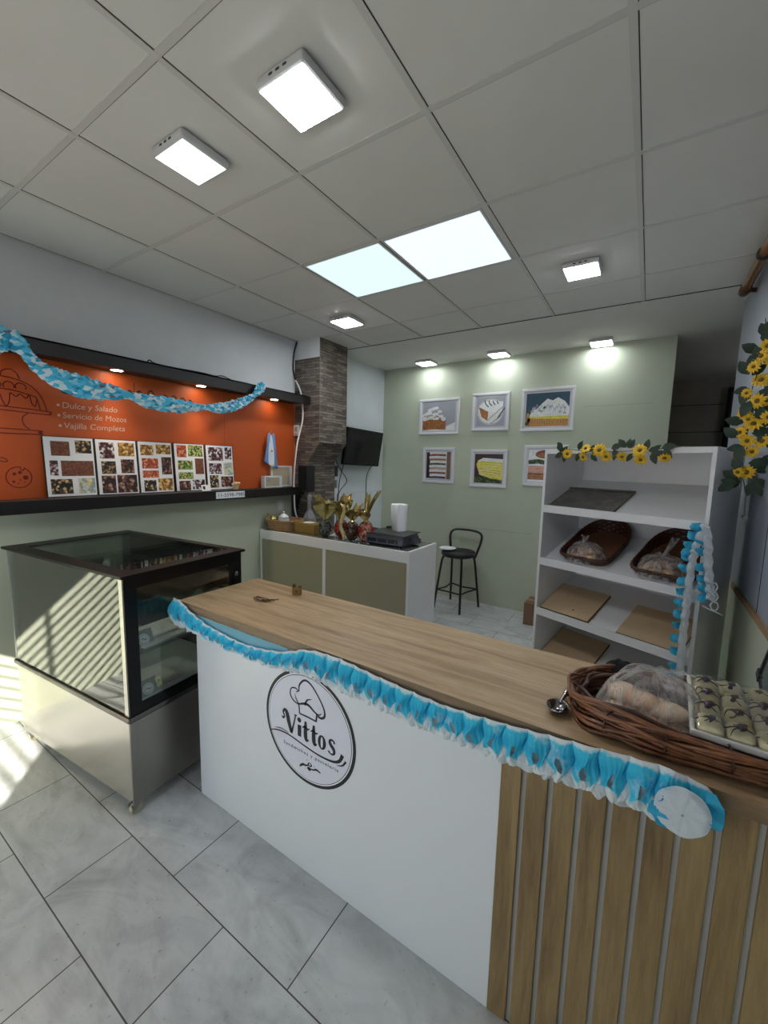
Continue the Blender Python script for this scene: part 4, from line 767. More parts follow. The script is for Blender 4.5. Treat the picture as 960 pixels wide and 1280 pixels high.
# ================================================================ blue tissue garlands
def pleats(mb, top, out, h, n, amp, per=16, rows=12, holes=True, rnd=None, base=.004, m=0, scal=.22, phase=0):
    """hanging row of honeycomb tissue leaves; top(s) point, out(s) direction, h(s) drop; n leaves"""
    rnd = rnd or random.Random(3); jit = [rnd.uniform(.8,1.2) for _ in range(n+2)]
    def fn(a, v):
        q = a*n+phase; k = int(q); fr = q-k; p = Vector(top(a)); o = Vector(out(a)); H = h(a)
        leaf = math.sin(PI*fr)                                     # 0 at the glued lines, 1 at the middle of a leaf
        zig = abs(((fr*4) % 2)-1)
        d = base + .0008*math.sin(fr*12*PI)*min(1,v*2+.3) + amp*jit[min(k, n+1)]*((.25+.75*math.sin(PI*min(1,v*1.05)))*(.25+.75*leaf**.6) + .20*zig*v)
        drop = H*v*(1-scal*(1-leaf**.5)*v) 
        tw = .006*math.sin(q*9+v*4)
        return p + o*(d+tw*v) - Vector((0,0,1))*drop + Vector((1,0,0))*(.004*math.sin(v*9+q*5))
    def skip(a, v):
        q = (a*n+phase) % 1
        return holes and ((q-.5)/.13)**2+((v-.50)/.15)**2 < 1
    def uvf(a, v):
        q = (a*n+phase) % 1
        return (a, v+(.16*math.cos(4*PI*q)-.10)*max(0, v-.25)*1.3)
    mb.grid(fn, n*per, rows, m, False, skip, False, uvf)
t = thing('tissue_garland', 'long blue and white tissue paper garland draped along the front counter edge', 'garland', (-.8, 1.02, .92))
TP = [(-1.80,.955),(-1.742,.962),(-1.654,.922),(-1.534,.890),(-1.421,.878),(-1.295,.870),(-1.178,.882),(-1.069,.902),(-.985,.935),(-.906,.950),(-.818,.953),(-.647,.936),(-.433,.922),(-.256,.934),(-.129,.948),(0,.962),(.086,.968),(.150,.958),(.182,.930)]
BT = [(-1.82,.885),(-1.765,.833),(-1.634,.834),(-1.514,.818),(-1.348,.818),(-1.246,.816),(-1.087,.830),(-.995,.846),(-.929,.846),(-.763,.840),(-.635,.832),(-.445,.828),(-.283,.830),(-.127,.838),(.023,.846),(.116,.846),(.156,.866),(.184,.905)]
def itp(T, x):
    for (a, c), (e, g) in zip(T, T[1:]):
        if x <= e: return c+(g-c)*max(0,(x-a)/(e-a))
    return T[-1][1]
GX = lambda a: -1.80+1.98*a
def gy(x): return 1.020 if x > -1.70 else 1.020+.0*(x)
b = MB(); pleats(b, lambda a: (GX(a), gy(GX(a)), itp(TP, GX(a))), lambda a: (0,-1,0), lambda a: itp(TP, GX(a))-itp(BT, GX(a)), 36, .028, 24, 14)
b.build('leaf_row', TISSUE, t, world=True)
b = MB(); pleats(b, lambda a: (GX(a), gy(GX(a)), itp(TP, GX(a))-.45*(itp(TP, GX(a))-itp(BT, GX(a)))), lambda a: (0,-1,0), lambda a: .60*(itp(TP, GX(a))-itp(BT, GX(a)))+.004, 36, .016, 8, 6, False, base=.002, scal=.3, phase=.5)
b.build('fringe', TISSUEW, t, world=True)
b = MB(); b.grid(lambda a, c: (-1.72+.66*a, 1.0205-.002*math.sin(a*40), .9135-(.9135-itp(TP, -1.72+.66*a)+.02)*c if itp(TP, -1.72+.66*a) < .9135 else .9135-.02*c), 30, 4); b.build('sheer_band', TISSUEB, t, world=True)
b = MB()                                                            # rolled up end rosette at the right
for k in range(3): b.grid(lambda a, c, k=k: (.115+(.010+.034*c-.004*k)*math.cos(2*PI*a)*(1.1), .975-.004*k-.0012*math.sin(2*PI*a*7+c*5)*c-.002*(1-c), .905+(.010+.044*c-.004*k)*math.sin(2*PI*a)), 40, 4, 0, False, None, True)
b.build('end_rosette', TISSUEW, t, world=True)
b = MB(); b.grid(lambda a, c: (.068+.012*math.sin(a*7+c*2)+.018*c, .972+.008*math.sin(a*16), .945-.085*a), 14, 4, smooth=False); b.build('end_leaf', TISSUED, t, world=True); b = MB(); b.grid(lambda a, c: (.150+.034*c*math.sin(PI*(.15+.8*a)), .985-.01*math.sin(a*12), .962-.095*a), 14, 4, smooth=False); b.build('end_leaf', TISSUED, t, world=True)
b = MB()                                                            # puffed end at the left corner
b.grid(lambda a, c: (-1.79+.036*math.sin(PI*c)*math.cos(2*PI*a)+.012*math.sin(a*40), 1.015+.026*math.sin(PI*c)*math.sin(2*PI*a), .955-.115*c+.006*math.sin(a*50)), 36, 8, 0, False, None, True); b.build('end_puff', TISSUE, t, world=True)
# crumpled garland across the canopy
t = thing('tissue_garland', 'crumpled blue and white tissue garland hung across the black canopy over the orange panel', 'garland', (-2.83, 1.5, 2.1))
GP = [(.60,2.12,.052),(.70,2.165,.056),(.77,2.185,.050),(.815,2.165,.040),(.845,2.132,.026),(.89,2.075,.030),(.96,2.035,.044),(1.06,2.005,.054),(1.16,1.995,.050),(1.27,1.993,.036),(1.35,1.988,.020),(1.44,1.972,.036),(1.56,1.965,.042),(1.68,1.965,.040),(1.79,1.972,.028),(1.88,1.982,.017),(1.96,1.985,.030),(2.06,2.005,.036),(2.17,2.045,.034),(2.27,2.095,.026),(2.335,2.14,.020),(2.375,2.185,.032),(2.41,2.225,.034),(2.425,2.255,.010)]
pc = catmull([(p[0], p[1], p[2]) for p in GP], 7); rnd = random.Random(5); n = len(pc); sg = 14; V = []; Fc = []
for i, p in enumerate(pc):
    a = pc[max(0,i-1)]; c = pc[min(n-1,i+1)]; ty, tz = c.x-a.x, c.y-a.y; l = math.hypot(ty, tz) or 1; ny, nz = -tz/l, ty/l
    for k in range(sg):
        q = 2*PI*k/sg + i*.22; e = p.z*(1+(.22 if (i+k) % 2 else -.18)+rnd.uniform(-.12,.12)); V.append((-2.835+.030+.6*e*math.sin(q), p.x+ny*e*math.cos(q), p.y+nz*e*math.cos(q)))
for i in range(n-1):
    for k in range(sg): l = (k+1) % sg; Fc.append((i*sg+k, i*sg+l, (i+1)*sg+l, (i+1)*sg+k))
b = MB(); b.add(V, Fc, 0, False); b.add([V[k] for k in range(sg)], [tuple(range(sg))]); b.add([V[(n-1)*sg+k] for k in range(sg)], [tuple(range(sg))])
m_, nt, bs, _o = new_mat('crumpled_tissue'); bs.inputs['Roughness'].default_value = .85; vo = nt.nodes.new('ShaderNodeTexVoronoi'); vo.inputs['Scale'].default_value = 34; nt.links.new(coords(nt, (1,1,1.6)), vo.inputs['Vector']); sp = nt.nodes.new('ShaderNodeSeparateColor'); nt.links.new(vo.outputs['Color'], sp.inputs[0])
nt.links.new(ramp(nt, sp.outputs[0], [(0, rgb(52,166,206)), (.22, rgb(84,196,230)), (.5, rgb(140,214,236)), (.68, rgb(214,232,240)), (.9, rgb(228,236,240)), (.97, rgb(120,110,130))], 'CONSTANT'), bs.inputs['Base Color'])
b.build('tissue', m_, t, world=True)

# ================================================================ bread rack
RA = math.radians(-20.9); RL = Vector((-.577, 2.812, 0)); RU = Vector((math.cos(RA), math.sin(RA), 0)); RV = Vector((-math.sin(RA), math.cos(RA), 0)); RW, RD, RH, SL = .90, .47, 1.715, .42
def RK(u_, v_, z): return RL + RU*u_ + RV*v_ + Vector((0,0,z))
t = thing('bread_rack', 'white wooden bread rack with four sloping shelves by the right wall', 'rack', RL, RA); RACK = t
for x in (0, RW-.018): b = MB(); b.box(x, 0, 0, x+.018, RD, RH); b.build('side_panel', MEL, t, bevel=.001)
b = MB(); b.box(.018, RD-.012, 0, RW-.018, RD, RH); b.build('back_panel', MEL, t)
b = MB(); b.box(.018, 0, RH-.03, RW-.018, .018, RH); b.build('top_rail', MEL, t, bevel=.001)
b = MB(); b.box(.018, .02, RH-.016, RW-.018, RD-.012, RH-.002); b.build('top_board', MEL, t)
SHZ = [1.330, .980, .635, .285]
for z in SHZ:
    b = MB(); b.prism([(.016,-.018),(RD-.013,-.018+SL*(RD-.03)),(RD-.013,SL*(RD-.03)),(.016,0)], (.0185,0,z), (0,1,0), (0,0,1), (1,0,0), RW-.037, 0); sh = b.build('shelf', MEL, t)
    b = MB(); b.box(.0185, 0, z-.024, RW-.0185, .016, z+.024); b.build('lip', MEL, sh, bevel=.0015)
TILT = math.atan(SL)
def on_shelf(k, u_, v_, lift=0): return RK(u_, v_, SHZ[k]+SL*(v_-.016)+lift)
def lay(o): o.rotation_euler = (TILT, 0, RA); return o
t = lay(thing('baking_tray', 'dark worn baking tray lying on the top shelf of the bread rack', 'tray', on_shelf(0, .225, .175, .0015)))
b = MB(); b.box(-.215, -.145, 0, .215, .145, .004)
for r_ in ((-.215,-.145,.215,-.14),(-.215,.14,.215,.145),(-.215,-.14,-.21,.14),(.21,-.14,.215,.14)): b.box(r_[0], r_[1], .004, r_[2], r_[3], .014)
m_, nt, bs, _o = new_mat('worn_tray_metal'); bs.inputs['Roughness'].default_value = .45; n1 = noise(nt, coords(nt), 14, 5, .7, .8)
nt.links.new(ramp(nt, n1, [(.40, rgb(92,88,82)), (.62, rgb(116,112,104)), (.70, rgb(150,144,132)), (.76, rgb(206,202,190))]), bs.inputs['Base Color']); b.build('tray', m_, t, bevel=.001)
def scoop_basket(lb, u_, v_, sx, sy):
    t = lay(thing('bread_basket', lb, 'basket', on_shelf(1, u_, v_, .004), 0, 'dark wicker bread baskets on the rack'))
    def ring(k, z, e=1.0):
        c, s_ = math.cos(k), math.sin(k); p = 6 if s_ < 0 else 2.6; f_ = (abs(c)**p+abs(s_)**p)**(-1/p); return Vector((c*f_*sx*e, s_*f_*sy*e, z))
    hh = lambda k: .045+.040*max(0, math.sin(k))**1.5
    b = MB(); n = 90
    for j in range(6): b.tube([ring(2*PI*i/n, hh(2*PI*i/n)*(j+.5)/6, .90+.10*j/6+(.006 if (i//3+j) % 2 else -.006)) for i in range(n)], .0065, 5, 0, True)
    for i in range(34): k = 2*PI*i/34; b.tube([ring(k, 0, .9), ring(k, hh(k), 1.0)], .0045, 5)
    b.build('woven_wall', WICKERD, t); b = MB()
    for q in range(3): b.tube([ring(2*PI*i/n, hh(2*PI*i/n)+.005*math.sin(i*1.1+q*2.1), 1.0+.02*math.cos(i*1.1+q*2.1)) for i in range(n)], .006, 5, 0, True)
    b.build('plaited_rim', WICKERD, t)
    b = MB(); P_ = [ring(2*PI*i/48, 0, .93) for i in range(48)]; b.add(P_+[p+Vector((0,0,.007)) for p in P_], [tuple(range(48))[::-1], tuple(range(48,96))]+[(i,(i+1)%48,48+(i+1)%48,48+i) for i in range(48)])
    m_ = bpy.data.materials.get('basket_base') or mat_patch('basket_base', [(84,52,34),(130,88,58),(104,66,42)], 60, .6, (1,6,1), 'n'); b.build('base', m_, t); return t
def plastic_bag(lb, name, W_, D_, H_, seed, tail, loc, rot, knot=(0,.1), mat=None, group=None):
    rnd = random.Random(seed); ph = [rnd.uniform(0,6) for _ in range(8)]
    t = thing(name, lb, 'plastic bag', loc, 0, group); t.rotation_euler = rot; kx, ky = knot
    def fn(a, c):
        q = 2*PI*a; r_ = (1-c)**.55 if c < .999 else 0; e = 1+.07*math.sin(3*q+ph[0])+.05*math.sin(5*q+ph[1])+.035*math.sin(13*q+ph[2])*(.3+c)+.03*math.sin(21*q+ph[3])*c
        x = W_*r_*e*math.cos(q)+kx*c; y = D_*r_*e*math.sin(q)+ky*c; z = .002+H_*(math.sin(PI*min(c,1)*.5)**.8)*(1+.04*math.sin(4*q+ph[4]))+.006*math.sin(9*q+ph[5])*math.sin(PI*c)
        return (x, y, z)
    b = MB(); b.grid(fn, 64, 14, 0, True, None, True); b.build('film', mat or PLASTIC, t)
    if tail:
        b = MB(); tx, ty, tz, w_ = tail
        b.grid(lambda a, c: (kx+tx*c+(a-.5)*w_*(.25+c)+.006*math.sin(a*14+c*3), ky+ty*c+.008*math.sin(a*11)*(.3+c), H_*.96+tz*c), 10, 6, 0, False); b.build('tied_tail', mat or PLASTIC, t)
    return t
scoop_basket('dark wicker bread basket on the rack, left one of the two on the second shelf', .265, .265, .158, .225)
scoop_basket('dark wicker bread basket on the rack behind the hanging blue garland', .695, .265, .158, .225)
plastic_bag('knotted clear bag of bread in the left wicker basket on the rack', 'bread_bag', .125, .10, .075, 3, (.0,.03,.045,.05), on_shelf(1, .255, .13, .012), (TILT,0,RA), (-.02,.03), WHITEBAG)
plastic_bag('clear bag of bread with an upright twisted tail in the basket behind the blue garland', 'bread_bag', .13, .11, .075, 8, (.05,.05,.10,.035), on_shelf(1, .675, .135, .012), (TILT,0,RA), (0,.03), WHITEBAG)
def roll(name, lb, cat, loc, s, rz, group, first=[]):
    if not first or name not in [f_.name.split('.')[0] for f_ in first]:
        t = thing(name, lb, cat, loc, rz, group); b = MB()
        b.lathe([(.0,0),(.6,.03),(.9,.18),(1,.42),(.92,.7),(.66,.9),(.3,.99),(0,1)], (0,0,0), 20); b.move(Matrix.Diagonal((.034,.044,.036,1))); b.build('crust', BREADP if name == 'milk_roll' else BREAD, t); first.append(t)
    else: f_ = [f_ for f_ in first if f_.name.split('.')[0] == name][0]; t = copy_thing(f_, loc, lb, rz); t['group'] = group
    t.scale = s; return t
for k, (u_, v_) in enumerate([(.20,.09),(.255,.10),(.31,.10),(.23,.155),(.285,.16)]): roll('bread_roll', 'pale bread roll in the knotted bag in the left rack basket', 'bread roll', on_shelf(1, u_, v_, .016), (.9,.9,.9), k*1.3, 'bread rolls in the left rack basket')
for k, (u_, v_) in enumerate([(.61,.09),(.665,.095),(.725,.10),(.64,.155),(.70,.16)]): roll('bread_roll', 'pale bread roll in the bag behind the hanging blue garland', 'bread roll', on_shelf(1, u_, v_, .016), (.9,.9,.9), k*1.7, 'bread rolls in the basket behind the garland')
def slab(name, lb, k, u_, v_, sx, sy, h, hole=False, corr=False, group=None):
    t = lay(thing(name, lb, 'cardboard', on_shelf(k, u_, v_, .001), 0, group)); b = MB(); b.box(-sx/2, -sy/2, 0, sx/2, sy/2, h); b.build('sheet', CARD, t)
    b = MB(); b.box(-sx/2-.0006, -sy/2-.0006, .0012, sx/2+.0006, sy/2+.0006, h-.0012); b.build('cut_edge', CARDE, t)
    if corr:
        b = MB()
        for q in range(int(sx/.011)): b.box(-sx/2+.003+q*.011, -sy/2-.0012, .003, -sx/2+.008+q*.011, -sy/2, h-.003)
        b.build('flutes', M('flute_shadow_gap', (70,50,36), .9), t)
    if hole: b = MB(); b.lathe([(.006,0),(0,.0001)], (.04,-sy/2+.06,h+.0003), 12); b.build('punched_hole', M('hole_dark', (90,66,46), .9), t)
    return t
slab('cardboard_sheet', 'flat brown cardboard sheet with a small hole on the third rack shelf, far side', 2, .185, .175, .325, .30, .020, True, False, 'cardboard on the rack shelves')
slab('cardboard_sheet', 'flat brown corrugated cardboard sheet on the third rack shelf, by the blue garland', 2, .675, .17, .32, .29, .014, False, True, 'cardboard on the rack shelves')
slab('cardboard_sheet', 'flat brown cardboard sheet on the lowest rack shelf above the oak worktop', 3, .19, .20, .33, .32, .02, False, False, 'cardboard on the rack shelves')
# garland hanging in two strands from the right upright of the rack
t = thing('tissue_garland', 'blue and white tissue garland hanging in two strands from the bread rack upright', 'garland', RK(.885, -.02, 1.3), RA)
def strand(pts, name, wht_side, tabs, wid=.034, hexes=0):
    q = catmull(pts, 10); n_ = len(q)
    b = MB(); b.grid(lambda a, c: Vector((q[int(a*(n_-1))].x+wht_side*(wid*(c-.1)), -.030-.012*abs(math.sin(a*tabs*PI))-.010*math.sin(c*PI)-.005*math.sin(a*tabs*6), q[int(a*(n_-1))].z+.006*math.sin(c*5))), tabs*8, 5, 0, False); s_ = b.build(name, TISSUEW, t)
    for k in range(tabs):
        b = MB(); p = q[int((k+.5)/tabs*(n_-1))]; h_ = abs(q[-1].z-q[0].z)/tabs
        b.grid(lambda a, c, p=p, k=k, h_=h_: (p.x-wht_side*(.002+.040*a*(1-.25*abs(c-.5))), -.032-.016*math.sin(PI*a)-.01*math.sin(k*2.3+c*4), p.z+(c-.5)*h_*(.86-.25*a)+.008*math.sin(k*1.7)*a), 6, 6, 0, False); b.build('blue_tab', TISSUED, s_)
    return s_
strand([(.002,0,.045),(-.022,0,-.06),(-.030,0,-.13),(-.034,0,-.27),(-.034,0,-.40),(-.034,0,-.54),(-.030,0,-.70),(-.022,0,-.78)], 'long_strand', 1, 16)
strand([(.004,0,.045),(.020,0,-.03),(.028,0,-.11),(.040,0,-.20),(.052,0,-.27),(.060,0,-.315)], 'short_strand', 1, 7, .036)
b = MB()
for k in range(3):
    z = -.24-k*.045; x = .078+k*.006; b.tube([(x+.016*math.cos(PI/3*i), -.045, z+.022*math.sin(PI/3*i)) for i in range(6)], .0035, 5, 0, True, False)
b.tube([(.045,-.04,-.345),(.085,-.05,-.352),(.125,-.05,-.362)], .003, 5); b.build('paper_loops', TISSUEW, t)
# ================================================================ sunflower garlands
def flower_mesh(r_, seed):
    rnd = random.Random(seed); b = MB()
    for ringi, (n_, k, z) in enumerate(((13, 1.0, .0), (11, .78, .004))):
        for i in range(n_):
            q = 2*PI*(i+.5*ringi)/n_+rnd.uniform(-.08,.08); d = Vector((math.cos(q), math.sin(q), 0)); s_ = Vector((-d.y, d.x, 0)); w_ = r_*.17; l = r_*k*rnd.uniform(.92,1.05)
            V = [d*r_*.2+s_*w_*.4+Vector((0,0,z)), d*r_*.2-s_*w_*.4+Vector((0,0,z)), d*l*.65-s_*w_+Vector((0,0,z+.006)), d*l+Vector((0,0,z+.001)), d*l*.65+s_*w_+Vector((0,0,z+.006)), d*l*.6+Vector((0,0,z+.003))]
            b.add(V, [(0,1,5),(1,2,5),(2,3,5),(3,4,5),(4,0,5)], 0, False)
    b.lathe([(r_*.26,.0),(r_*.27,.006),(r_*.2,.011),(0,.013)], (0,0,0), 12, 1); return b
def leaf(b, p, d, nrm, l, w_):
    d = Vector(d).normalized(); nrm = Vector(nrm).normalized(); s_ = d.cross(nrm).normalized(); p = Vector(p)
    pts = [(0,0),(.25,.42),(.5,.5),(.78,.3),(1,0)]; V = []; F = []
    for x, y in pts: V += [p+d*l*x+s_*w_*y-nrm*.25*l*x*x+nrm*.12*w_*y, p+d*l*x-nrm*.25*l*x*x, p+d*l*x-s_*w_*y-nrm*.25*l*x*x+nrm*.12*w_*y]
    for i in range(4): F += [(3*i,3*i+1,3*i+4,3*i+3),(3*i+1,3*i+2,3*i+5,3*i+4)]
    b.add(V, F, 0, True)
def sunflower_garland(lb, loc, rz, stem, flowers, leaves, face, R_, seed):
    t = thing('sunflower_garland', lb, 'flower garland', loc, rz, 'artificial sunflower garlands'); rnd = random.Random(seed)
    b = MB(); b.tube(catmull(stem), .0022, 6); b.build('stem', LEAF, t); protos = []
    for i, (x, y, z, fx, fz, s_) in enumerate(flowers):
        if len(protos) < 3: o = flower_mesh(R_, seed+i).build('flower', [PETAL, FCORE], t); protos.append(o)
        else: o = protos[i % 3].copy(); COL.objects.link(o); o.parent = t
        o.location = (x, y, z); o.rotation_mode = 'QUATERNION'; o.rotation_quaternion = (Vector(face)+Vector((fx, 0, fz))).to_track_quat('Z', 'Y'); o.scale = (s_, s_, s_)
    b = MB()
    for x, y, z, a, l in leaves:
        leaf(b, (x, y, z), (math.cos(a), -.25, math.sin(a)), face, l*1.15, l*.62); a2 = a+rnd.uniform(.7,1.5)*rnd.choice((-1,1)); leaf(b, (x+.01, y+.006, z-.004), (math.cos(a2), -.1, math.sin(a2)), face, l*.95, l*.55)
    lf = b.build('leaves', LEAF, t); return t
fl = [(.164,-.012,1.683,.1,-.2,.85),(.277,-.014,1.712,-.1,.5,.85),(.262,-.010,1.664,0,-.7,.75),(.362,-.022,1.703,.1,.1,1.05),(.397,-.014,1.668,.2,-.6,.9),(.483,-.012,1.668,0,-.9,.85),(.575,-.022,1.698,0,.35,1.05),(.578,-.012,1.652,.1,-.7,.9),(.690,-.014,1.662,.5,-1.1,.8)]
fl = [(x-.40, y, z-1.70, a, c, s_) for x, y, z, a, c, s_ in fl]
lv = [(-.27,-.01,.02,2.4,.05),(-.285,-.01,.0,1.9,.05),(-.26,-.012,-.01,3.6,.06),(-.17,-.01,.005,1.2,.055),(-.16,-.012,-.01,-1.9,.05),(-.10,-.014,0,.6,.055),(-.09,-.012,-.02,-.8,.05),(.02,-.012,.01,.4,.06),(.03,-.012,-.01,-.5,.045),(.10,-.012,.015,2.3,.06),(.12,-.012,.01,1.2,.05),(.14,-.014,-.015,-2.2,.05),(.20,-.014,.0,1.4,.055),(.23,-.012,-.01,-1.2,.06),(.27,-.012,.01,.2,.065),(.22,-.012,.0,-.3,.05),(-.03,-.012,-.02,2.9,.05)]
sunflower_garland('short yellow sunflower garland along the top rail of the bread rack', RK(.40, -.004, 1.70), RA, [(-.30,-.008,.02),(-.2,-.008,.008),(-.08,-.01,-.005),(.05,-.01,-.005),(.17,-.01,0),(.30,-.006,.012),(.40,-.004,.02)], fl, lv, (0,-1,.1), .042, 11)
FR = [(.388,2.126,1.0),(.366,2.080,.9),(.400,2.022,1.1),(.352,1.963,.7),(.394,1.925,1.1),(.355,1.870,.9),(.374,1.845,.8),(.392,1.822,1.1),(.350,1.784,.95),(.378,1.745,1.0),(.432,1.740,1.1),(.358,1.688,1.0),(.402,1.692,.9),(.392,1.598,1.05),(.358,1.597,.85),(.405,2.17,1.0),(.430,2.10,1.0),(.44,2.02,1.1),(.43,1.93,1.0),(.44,1.85,1.0)]
rnd = random.Random(4); fl = [(x-.40, -.035+rnd.uniform(-.02,.02), z-1.85, rnd.uniform(-.6,.3), rnd.uniform(-.4,.5), s_) for x, z, s_ in FR]
LR = [(.390,2.222,1.2),(.38,2.15,2.6),(.40,2.19,.6),(.355,2.05,2.2),(.36,1.99,-1.9),(.41,1.99,-.6),(.37,1.93,-2.0),(.385,1.86,.1),(.36,1.83,2.9),(.39,1.78,.0),(.36,1.72,-1.8),(.41,1.77,-.8),(.365,1.60,2.0),(.39,1.64,.1),(.35,1.545,-2.6),(.365,1.56,2.6),(.40,1.56,-.3),(.41,1.555,-1.0),(.345,1.76,2.5),(.43,1.65,.3),(.39,2.10,2.0),(.40,1.90,-1.2)]
lv = [(x-.40, -.02+rnd.uniform(-.02,.01), z-1.85, a, .075) for x, z, a in LR]
sunflower_garland('long yellow sunflower garland hanging down the right wall past the bread rack', (.40, 2.60, 1.85), 0, [(-.01,-.01,.45),(0,-.02,.3),(-.03,-.02,.1),(0,-.02,-.05),(-.03,-.02,-.2),(0,-.015,-.36)], fl, lv, (-.35,-1,.05), .037, 21)
# ================================================================ right wall fittings
t = thing('brown_pipe', 'shiny brown pipe with dark clamps running under the ceiling on the right wall', 'pipe', (.405, 2.5, 2.715))
b = MB(); b.tube([(.405,.2,2.715),(.405,3.44,2.715)], .026, 20); b.build('tube', M('brown_varnish', (170,110,58), .25, var=.3, vs=5, coat=.5), t, world=True)
b = MB(); b.tube([(.405,3.40,2.715),(.405,3.47,2.715)], .030, 20); b.tube([(.405,3.44,2.715),(XR-.0005,3.44,2.705)], .014, 12); b.build('end_cap', M('dark_brown_cap', (70,44,30), .4), t, world=True)
for y in (1.6, 2.92): b = MB(); b.tube([(.405,y-.014,2.715),(.405,y+.014,2.715)], .034, 20); b.tube([(.405,y,2.70),(XR-.0005,y,2.68)], .010, 8); b.build('clamp', BLACKMATT, t, world=True)
t = thing('cable_duct', 'white plastic cable duct on the right wall under the sunflower garland', 'cable duct', (XR, 2.86, 1.36))
b = MB(); b.box(XR-.016, 2.845, 1.36, XR-.0003, 2.885, 1.66); b.build('duct', LAMPW, t, bevel=.003, world=True); b = MB(); b.box(XR-.022, 2.835, 1.345, XR-.0003, 2.895, 1.365); b.build('end_piece', WHITE, t, bevel=.003, world=True)
t = thing('wall_screen', 'black framed glass screen at the right wall beyond the sandwich tray', 'screen', (XR, 1.9, .8))
Mt = Matrix.Translation((.43,1.917,.845)) @ Matrix.Rotation(math.radians(33.4), 4, 'X')
b = MB(); q = .016
for r_ in ((-.115,-.115,.115,-.115+q),(-.115,.115-q,.115,.115),(-.115,-.115+q,-.115+q,.115-q),(.115-q,-.115+q,.115,.115-q)): b.box(-.008, r_[0], r_[1], .008, r_[2], r_[3])
for y, z in ((-.115,-.115),(.115,-.115),(-.115,.115),(.115,.115)): b.obox((0,y*.93,z*.93), (.02,.04,.04))
b.move(Mt); b.build('frame', BLACKMATT, t, bevel=.003, world=True); b = MB(); b.box(-.003, -.10, -.10, .003, .10, .10); b.move(Mt); b.build('pane', M('grey_pane', (108,122,122), .15, coat=.5), t, world=True)
b = MB(); b.tube([(.435,1.917,.845),(XR-.0003,1.917,.845)], .018, 12); b.build('bracket', BLACKMATT, t, world=True)
t = thing('passage_pipe', 'dark pipe with an elbow on the far wall of the unlit passage', 'pipe', (.85, 6.8, 0))
b = MB(); b.tube(catmull([(.80,6.755,0.001),(.80,6.755,1.2),(.80,6.755,2.5),(.83,6.755,2.60),(.95,6.755,2.62),(1.59,6.755,2.62)]), .055, 12); b.tube([(.80,6.755,2.10),(.80,6.755,2.16)], .085, 12); b.build('tube', BLACKMATT, t, world=True)

# ================================================================ things on the oak worktop
ZT = .9505
t = thing('key_bunch', 'small bunch of keys and wire rings on the oak worktop', 'keys', (-1.47, 1.245, ZT)); b = MB(); rnd = random.Random(2)
for k in range(3): c = Vector((-1.49+k*.02, 1.238+rnd.uniform(-.012,.012), ZT+.006+k*.003)); b.tube([c+Vector((.03*math.cos(q)*(1+.3*k),.016*math.sin(q),.003*math.sin(q*2+k))) for q in [2*PI*i/18 for i in range(18)]], .0016, 5, 0, True)
b.build('ring', M('bronze_wire', (92,74,56), .3, .8), t, world=True)
for k in range(4):
    a = -.3+k*.35; b = MB(); b.obox((0,0,0), (.030,.006,.002)); b.lathe([(.008,-.001),(.008,.001)], (-.02,0,0), 10); b.box(.006,.003,-.001,.010,.007,.001); b.box(.011,.003,-.001,.014,.006,.001)
    b.move(Matrix.Translation((-1.445+.012*k, 1.25+.012*k-.01, ZT+.003+.002*k)) @ Matrix.Rotation(a, 4, 'Z')); b.build('key', M('dark_brass', (104,84,60), .35, .8), t, world=True)
t = thing('brass_padlock', 'small brass block standing on the oak worktop behind the keys', 'padlock', (-1.40, 1.405, ZT), .5)
b = MB(); b.box(-.022, -.009, 0, .022, .009, .036); b.build('body', M('aged_brass', (140,108,60), .4, .5, var=.2), t, bevel=.003); b = MB(); b.box(-.021, -.008, .036, -.008, .008, .052); b.box(.008, -.008, .036, .02, .008, .044); b.build('prongs', M('dark_bronze', (92,70,44), .4, .5), t, bevel=.002)
b = MB(); b.lathe([(.005,0),(0,.001)], (0,0,0), 10); b.move(Matrix.Translation((0,-.0091,.018)) @ Matrix.Rotation(PI/2, 4, 'X')); b.build('keyhole', BLACK, t)
t = thing('steel_spoon', 'short handled steel scoop spoon on the worktop beside the large basket', 'spoon', (-.14, 1.2, ZT))
b = MB(); b.tube(catmull([(-.150,1.140,ZT+.016),(-.144,1.19,ZT+.019),(-.139,1.25,ZT+.016),(-.136,1.300,ZT+.012)]), [.005]*8+[.008]*8+[.011]*8+[.012], 12); h_ = b.build('handle', M('polished_steel', (190,190,192), .15, 1), t, world=True)
b = MB(); b.grid(lambda a, c: (-.153+.028*(c**.6)*math.cos(2*PI*a), 1.116+.034*(c**.6)*math.sin(2*PI*a), ZT+.002+.018*c*c), 24, 8, 0, True, None, True); o = b.build('bowl', M('spoon_steel', (150,150,152), .12, 1), t, world=True); o.modifiers.new('t','SOLIDIFY').thickness = .0015
